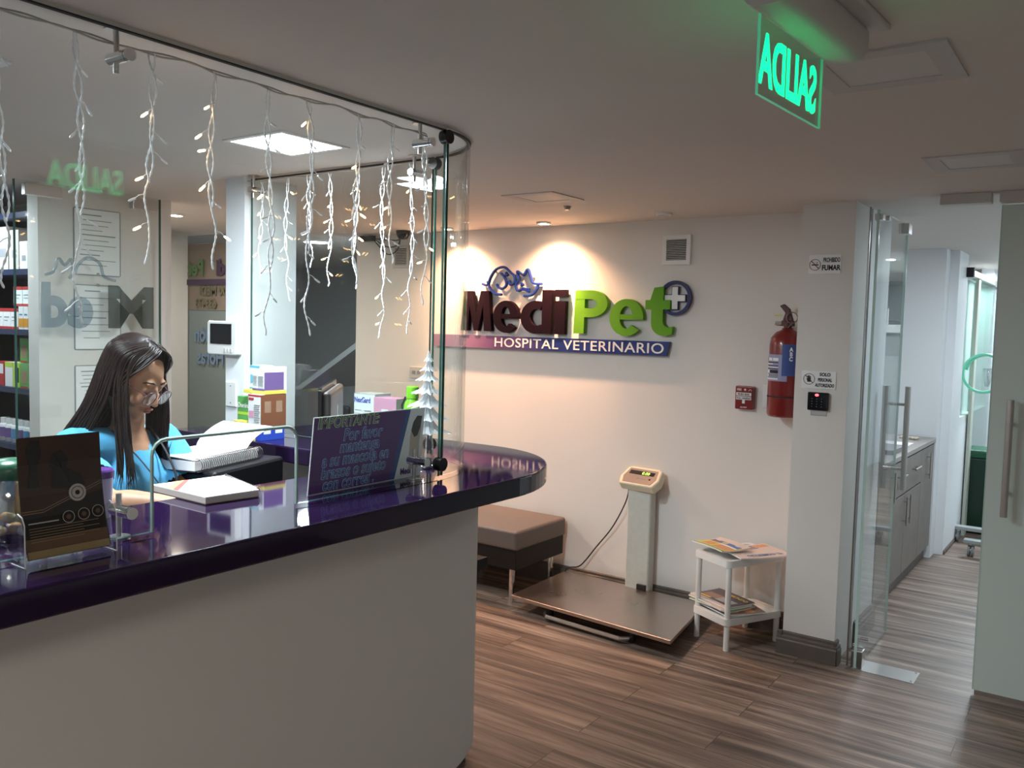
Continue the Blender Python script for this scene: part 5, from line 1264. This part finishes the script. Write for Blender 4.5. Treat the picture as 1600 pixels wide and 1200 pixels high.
MB().box((-.99, 7.30, 2.06), (-.955, 9.9, 2.10)).build('top_rail', 'steel', sd)
MB().box((-.985, 7.28, 2.085), (-.96, 9.9, 2.095)).build('rail_seal', 'ink', sd)
MB().box((-1.0, 7.27, 2.05), (-.95, 7.33, 2.12)).build('rail_end', 'ink', sd)
hs = thing('breathing_hose', (-.90, 7.9, 1.3), 'coiled mint green breathing hose hanging in the corridor', 'hose')
ccx, ccy, ccz, rr_ = -.884, 7.60, 1.320, .147
e1 = Vector((1, .35, 0)).normalized()
pts = [Vector((ccx, ccy, ccz))+e1*(rr_*math.cos(a))+Vector((0, 0, rr_*math.sin(a))) for a in [2*PI*k/40 for k in range(40)]]
MB().tube(pts, .011, 8, closed=True).tube([p+Vector((.0, .02, 0))+e1*.02 for p in pts[6:20]], .011, 8).build('hose', 'hose_green', hs, smooth=True)
MB().lathe([(.0, 0), (.015, 0), (.035, .10), (.035, .14), (0, .14)], (-.855, 7.6, 1.22), 16).build('mask', 'crystal', hs, smooth=True)
MB().box((-.81, 7.58, 1.43), (-.76, 7.62, 1.46)).build('hook', 'ink', hs)
gb = thing('waste_bin', (-.84, 7.95, 0), 'tall dark green waste bin with lid at the end of the corridor', 'bin')
MB().prism([(-1.0, 7.85), (-.66, 7.85), (-.66, 8.15), (-1.0, 8.15)], .01, .62).build('body', 'bin_green', gb, bevel=.01)
MB().prism([(-1.015, 7.835), (-.645, 7.835), (-.645, 8.165), (-1.015, 8.165)], .62, .69).build('lid', mat('lid_green', (.01, .09, .045), .3), gb, bevel=.02, seg=4)
ca = thing('wheeled_cart', (-.70, 7.25, 0), 'grey wheeled cart base with casters in the corridor', 'cart')
MB().box((-1.03, 7.46, .095), (-.45, 7.54, .125)).box((-.88, 7.0, .095), (-.40, 7.07, .125)).box((-.70, 7.05, .095), (-.62, 7.5, .12)).build('frame', 'machine_grey', ca, bevel=.006)
MB().cyl((-.66, 7.27, .12), (-.66, 7.27, 1.0), .02, 14).build('column', 'steel', ca)
for x, y in ((-.99, 7.49), (-.83, 7.04), (-.48, 7.49), (-.45, 7.04)):
    c = MB().cyl((x-.02, y, .04), (x-.004, y, .04), .04, 24).cyl((x+.004, y, .04), (x+.02, y, .04), .04, 24).build('caster', 'ink_grey', ca, smooth='auto')
    MB().cyl((x-.022, y, .04), (x+.022, y, .04), .018, 16).cyl((x, y, .04), (x, y, .10), .008, 10).build('hub', 'steel', c)
tag(MB().box((-1.0, 7.06, .0), (-.995, 7.30, .0)).bm.free(), None) if False else None

# ------------------------------------------------------------------ receptionist
def fuse(mb, voxel, smooth_it=6, name='tmp'):
    """merge overlapping closed pieces into one continuous surface"""
    bmesh.ops.recalc_face_normals(mb.bm, faces=mb.bm.faces)
    me = bpy.data.meshes.new(name); mb.bm.to_mesh(me); mb.bm.free(); o = bpy.data.objects.new(name, me); COL.objects.link(o)
    r = o.modifiers.new('r', 'REMESH'); r.mode = 'VOXEL'; r.voxel_size = voxel
    s = o.modifiers.new('s', 'SMOOTH'); s.iterations = smooth_it; s.factor = .5
    dg = bpy.context.evaluated_depsgraph_get(); m2 = bpy.data.meshes.new_from_object(o.evaluated_get(dg))
    bpy.data.objects.remove(o); bpy.data.meshes.remove(me)
    out = MB(); out.bm.from_mesh(m2); bpy.data.meshes.remove(m2); return out
def limb(mb, pts, rs, n=14, flat=1.0, updir=None):
    L = smooth_line([tuple(p)+(r,) for p, r in zip(pts, rs)], 4)
    P = [Vector(p[:3]) for p in L]; Rr = [p[3] for p in L]
    mb.tube(P, Rr, n, flat=flat, updir=updir); mb.ball(P[0], Rr[0], 2); mb.ball(P[-1], Rr[-1], 2)
HC = Vector((-2.640, 1.585, 1.395))          # centre of the head
face_az = R(20)
Fd = Vector((math.cos(face_az), math.sin(face_az), 0)); Ld = Vector((-Fd.y, Fd.x, 0))
tilt = Matrix.Rotation(R(33), 4, Ld)           # pitch down
HMt = Matrix.Translation(HC) @ tilt @ Matrix((( *Fd, 0), (*Ld, 0), (0, 0, 1, 0), (0, 0, 0, 1))).transposed()
def H(x, y, z): return HMt @ Vector((x, y, z))
HR = HMt.to_3x3().to_4x4()
pe = thing('person', (-2.75, 1.57, 0), 'receptionist with long dark hair, glasses and blue scrub top looking down at the counter', 'person')
mb = MB()
mb.ball(H(-.012, 0, .03), .09, 3, (1.06, .84, 1.0), HR)
mb.ball(H(.030, 0, -.015), .07, 3, (.86, .86, 1.15), HR)
mb.ball(H(.045, 0, -.068), .040, 3, (.95, .95, .85), HR)
mb.ball(H(.070, 0, -.092), .019, 2, (1, 1.15, .9), HR)
mb.tube([H(.088, 0, .022), H(.098, 0, .0), H(.113, 0, -.024)], [.007, .0085, .0115], 10); mb.ball(H(.111, 0, -.026), .0115, 2)
for s in (-1, 1):
    mb.ball(H(.103, s*.010, -.028), .0075, 2)
    mb.ball(H(.074, s*.031, .013), .0145, 2)         # lids
    mb.ball(H(.066, s*.035, -.030), .028, 2)         # cheeks
    mb.ball(H(.078, s*.030, .036), .014, 2, (1, 1.5, .6), HR)   # brow ridge
    mb.ball(H(-.005, s*.078, .0), .018, 2, (.7, .35, 1.5), HR)  # ears
mb.ball(H(.094, 0, -.052), .010, 2, (.9, 2.0, .55), HR); mb.ball(H(.091, 0, -.063), .010, 2, (.9, 1.7, .6), HR)
NB = Vector((-2.700, 1.590, 1.228))
limb(mb, [H(-.03, 0, -.05), (HC+NB)/2+Vector((-.012, 0, -.03)), NB+Vector((0, 0, -.05))], [.052, .050, .058])
RS = Vector((-2.675, 1.395, 1.183)); LS = Vector((-2.775, 1.765, 1.170))
HIP = Vector((-2.80, 1.53, .70))
# torso
limb(mb, [NB+Vector((0, 0, -.05)), NB+Vector((-.01, 0, -.20)), Vector((-2.79, 1.55, .88)), HIP], [.075, .115, .10, .12], 18)
limb(mb, [RS, NB+Vector((-.02, 0, -.065)), LS], [.048, .065, .048])
# arms: right arm reaches to the notebook, left arm bends forward
RE = Vector((-2.44, 1.335, 1.005)); RW = Vector((-2.16, 1.43, 1.115)); 
RE = Vector((-2.455, 1.385, 1.045)); RW = Vector((-2.285, 1.485, 1.045))
LE = Vector((-2.58, 1.755, .96)); LW = Vector((-2.38, 1.62, .90))
def hand(mb, wrist, d, nrm, curl, s):
    """palm and five fingers; d = pointing direction, nrm = back-of-hand normal, s = thumb side"""
    d = d.normalized(); side = nrm.cross(d).normalized()*s; n_ = nrm.normalized()
    pc = wrist+d*.045
    limb(mb, [wrist, pc, wrist+d*.082], [.024, .030, .030], 12, .55, n_)
    for k, (L, o) in enumerate(((.066, .026), (.075, .009), (.070, -.009), (.056, -.026))):
        b = wrist+d*.085+side*o; c = b+(d*math.cos(curl*.4)-n_*math.sin(curl*.4))*L*.45
        e = c+(d*math.cos(curl)-n_*math.sin(curl))*L*.32; f = e+(d*math.cos(curl*1.5)-n_*math.sin(curl*1.5))*L*.25
        limb(mb, [b, c, e, f], [.0092, .0086, .0078, .0066], 8)
    b = wrist+d*.03+side*.026; c = b+(d*.6+side*.75-n_*.2).normalized()*.035; e = c+(d*.9+side*.2-n_*.4).normalized()*.03
    limb(mb, [b, c, e], [.0125, .0105, .0085], 8)
limb(mb, [RS, (RS+RE)/2+Vector((-.01, -.015, 0)), RE, (RE*.6+RW*.4), RW], [.048, .047, .040, .038, .025])
limb(mb, [LS, (LS+LE)/2+Vector((0, .02, 0)), LE, (LE*.6+LW*.4), LW], [.048, .045, .038, .036, .025])
# legs on the stool
for s, hip in ((-1, HIP+Vector((.02, -.09, 0))), (1, HIP+Vector((-.02, .09, 0)))):
    K = hip+Vector((.40, s*.02+.05, -.02)); A_ = Vector((K.x-.06, K.y, .12)); T_ = A_+Vector((.14, 0, -.06))
    limb(mb, [hip, K, (K+A_)/2, A_], [.088, .062, .052, .036]); limb(mb, [A_, T_], [.038, .032])
body = fuse(mb, .0065, 5)
hb = MB(); hand(hb, RW, Vector((.9, .25, -.15)), Vector((.1, 0, 1)), .7, -1)
hand(hb, LW, Vector((.9, -.3, -.2)), Vector((.1, 0, 1)), .9, 1)
hbm = fuse(hb, .0035, 3)
tmp = bpy.data.meshes.new('x'); hbm.bm.to_mesh(tmp); hbm.bm.free(); body.bm.from_mesh(tmp); bpy.data.meshes.remove(tmp)
bo_ = body.build('body', 'skin', pe, smooth=True)
MB().ball(H(.1015, 0, -.0525), .0095, 3, (.75, 2.0, .42), HR).ball(H(.0985, 0, -.0632), .0095, 3, (.75, 1.7, .5), HR).build('lips', 'lips', pe, smooth=True)
mb = MB()
for s in (-1, 1): mb.tube([H(.0865, s*.013, .037), H(.0865, s*.028, .043), H(.077, s*.045, .041), H(.068, s*.052, .034)], [.0022, .003, .0025, .0012], 6)
mb.build('eyebrows', 'hair', pe, smooth=True)
mb = MB()
for s in (-1, 1): mb.tube([H(.089, s*.020, .006), H(.0905, s*.030, .003), H(.084, s*.043, .007)], [.001, .0018, .001], 6)
mb.build('eyelashes', 'hair', pe, smooth=True)
# glasses
gl = MB().tube([H(.112, -.010, .012), H(.117, 0, .016), H(.112, .010, .012)], .0014, 6).build('glasses', mat('frame_plum', (.06, .02, .03), .3), pe)
for s in (-1, 1):
    ring = [H(.108-.10*abs(.034*math.cos(a))*(.6)*(1 if math.cos(a) > 0 else .2), s*(.036+.030*math.cos(a)), -.003+.0255*math.sin(a)) for a in [2*PI*k/24 for k in range(24)]]
    MB().tube(ring, .0015, 6, closed=True).build('rim', 'frame_plum', gl, smooth=True)
    lm = MB(); c = lm.bm.verts.new(H(.1075, s*.036, -.003)); vs = [lm.bm.verts.new(p) for p in ring]
    for k in range(24): lm.bm.faces.new((c, vs[k], vs[(k+1) % 24]))
    lm.build('lens', glass_mat('lens', (.80, .82, .90), .02, .03), gl)
    MB().tube([H(.104, s*.058, .010), H(.05, s*.076, .012), H(-.005, s*.084, .012)], .0016, 6).build('temple', 'frame_plum', gl)
# scrub top
mb = MB()
limb(mb, [NB+Vector((-.012, 0, -.068)), NB+Vector((-.012, 0, -.19)), Vector((-2.79, 1.55, .90)), HIP+Vector((0, 0, -.02))], [.088, .132, .128, .145], 20)
limb(mb, [RS+Vector((0, 0, -.002)), NB+Vector((-.028, 0, -.072)), LS+Vector((0, 0, -.002))], [.060, .074, .060])
RSE = RS.lerp(RE, .62); LSE = LS.lerp(LE, .66)
limb(mb, [RS, RS.lerp(RE, .35)+Vector((-.006, -.012, 0)), RSE], [.062, .064, .067])
limb(mb, [LS, LS.lerp(LE, .35)+Vector((0, .016, 0)), LSE], [.062, .064, .069])
top = fuse(mb, .009, 4)
for v_ in top.bm.verts:
    v_.co += noise.noise_vector(v_.co*9)*.006
# open neckline: pull a V away at the front of the neck
dels = [v_ for v_ in top.bm.verts if (v_.co-(NB+Vector((.055, .02, .03)))).length < .072 or (v_.co-(NB+Vector((.10, .035, -.035)))).length < .042 or (v_.co-NB).length < .045]
bmesh.ops.delete(top.bm, geom=dels, context='VERTS')
for S_, E_, r_ in ((RS, RE, .62), (LS, LE, .66)):
    ax = (E_-S_).normalized(); lim = (E_-S_).length*r_+.012
    dels = [v_ for v_ in top.bm.verts if (v_.co-S_).dot(ax) > lim and ((v_.co-S_)-ax*(v_.co-S_).dot(ax)).length < .075]
    bmesh.ops.delete(top.bm, geom=dels, context='VERTS')
top.build('scrub_top', 'scrub_blue', pe, smooth=True)
# trousers
mb = MB()
for s, hip in ((-1, HIP+Vector((.02, -.09, 0))), (1, HIP+Vector((-.02, .09, 0)))):
    K = hip+Vector((.40, s*.02+.05, -.02)); A_ = Vector((K.x-.06, K.y, .16))
    limb(mb, [hip, K, (K+A_)/2, A_], [.10, .074, .066, .060])
mb.ball(HIP, .14, 3, (1, 1.2, .9)); fuse(mb, .012, 4).build('trousers', 'navy_cloth', pe, smooth=True)
# lanyard
MB().tube(smooth_line([NB+Vector((.03, -.065, .0)), NB+Vector((.11, -.01, -.10)), NB+Vector((.145, .045, -.20)), NB+Vector((.14, .075, -.27))]), .005, 6, flat=.3).tube(smooth_line([NB+Vector((.02, .075, .0)), NB+Vector((.10, .085, -.08)), NB+Vector((.14, .10, -.18)), NB+Vector((.14, .08, -.27))]), .005, 6, flat=.3).build('lanyard', 'ink', pe, smooth=True)
# hair: cap over the skull plus falling locks
mb = MB()
mb.ball(H(-.034, 0, .046), .094, 4, (1.0, .93, 1.02), HR)
mb.ball(H(-.052, 0, -.012), .085, 3, (.85, 1.0, 1.1), HR)
for v_ in list(mb.bm.verts):
    l = HMt.inverted() @ v_.co
    v_.co += noise.noise_vector(v_.co*30)*.0015
cap = mb
rr = random.Random(5)
def lock(points, r0, r1):
    L = smooth_line([tuple(p) for p in points], 5); n = len(L)
    rs = []
    for i in range(n):
        t = i/(n-1); r = r0*(1-t)+r1*t
        if t < .08: r *= .5+t/.16
        if t > .82: r *= max(.12, (1-t)/.18)
        rs.append(r)
    cap.tube(L, rs, 6, flat=.6)
for s_ in (-1, 1):
    for k in range(30):
        f_ = k/29; j_ = lambda a: rr.uniform(-a, a)
        lock([H(.038-.06*f_+j_(.004), s_*(.003+abs(j_(.003))), .140), H(.054-.05*f_+j_(.004), s_*(.034+j_(.006)), .124+.008*f_), H(.050-.045*f_+j_(.004), s_*(.066+j_(.004)), .086+j_(.006)), H(.036-.03*f_+j_(.005), s_*(.086+j_(.003)), .034), H(.022-.02*f_, s_*.092, -.05)], rr.uniform(.003, .0062), .003)
N = 300
for i in range(N):
    az = R(-180+360*i/N+rr.uniform(-3, 3))       # relative to face direction, + = her left
    if abs(math.degrees(az)) < 52: continue
    deg = math.degrees(az)
    # scalp point
    k0 = H(-.03+.03*math.cos(az)+.035, .012*math.sin(az), .141)
    k1 = H(-.03+.078*math.cos(az)+.005, .082*math.sin(az), .095)
    k2 = H(-.026+.098*math.cos(az), .093*math.sin(az), .035)
    horiz = (k2-HC); horiz.z = 0
    hd_ = Vector((math.cos(face_az+az), math.sin(face_az+az), 0))
    if abs(deg) < 66: k2 = H(.036, .088*(1 if deg > 0 else -1), .03)
    back = abs(deg) > (80 if deg < 0 else 100)
    base = Vector((k2.x, k2.y, 0))
    jit = lambda s: Vector((rr.uniform(-s, s), rr.uniform(-s, s), 0))
    if deg < 0:   # her right side: the curtain nearest the camera
        spread = .02+.05*max(0, (abs(deg)-60)/120)
    else: spread = .012+.03*max(0, (abs(deg)-60)/120)
    zend = (1.045 if not back else 1.06)+rr.uniform(-.03, .04)
    if deg > 0 and not back: zend = 1.13+rr.uniform(-.03, .05)
    sh = Vector((-.095, -.035, 0)) if back else Vector((-.02, 0, 0))
    k3 = base+hd_*spread*.5+sh*.3+Vector((0, 0, 1.33))+jit(.006)
    k4 = base+hd_*spread*.9+sh*.8+Vector((0, 0, 1.22))+jit(.008)
    k5 = base+hd_*spread*1.3+sh+Vector((0, 0, 1.13))+jit(.010)
    if deg < 0 and abs(deg) < 80: # falls in front of the shoulder
        f = .6; k5 += Vector((.035*f, .03*f, 0)); k4 += Vector((.015*f, .012*f, 0))
    k6 = k5+Vector((0, 0, zend-1.13))+hd_*.01+jit(.012)
    lock([k0, k1, k2, k3, k4, k5, k6], rr.uniform(.0055, .009), rr.uniform(.003, .006))
cap.build('hair', 'hair', pe, smooth=True)
# stool
st = thing('office_stool', (-2.80, 1.53, 0), 'dark round stool under the receptionist, hidden by the counter', 'stool')
MB().lathe([(0, 0), (.17, 0), (.19, .02), (.19, .05), (.16, .065), (0, .065)], (-2.80, 1.53, .50), 32).build('seat', 'black_plastic', st, smooth=True)
MB().cyl((-2.80, 1.53, .05), (-2.80, 1.53, .50), .025, 16).build('column', 'dark_steel', st)
mb = MB()
for k in range(5): mb.cyl((-2.80, 1.53, .06), (-2.80+.25*math.cos(k*PI*.4), 1.53+.25*math.sin(k*PI*.4), .03), .018, 10)
mb.build('star_base', 'dark_steel', st)
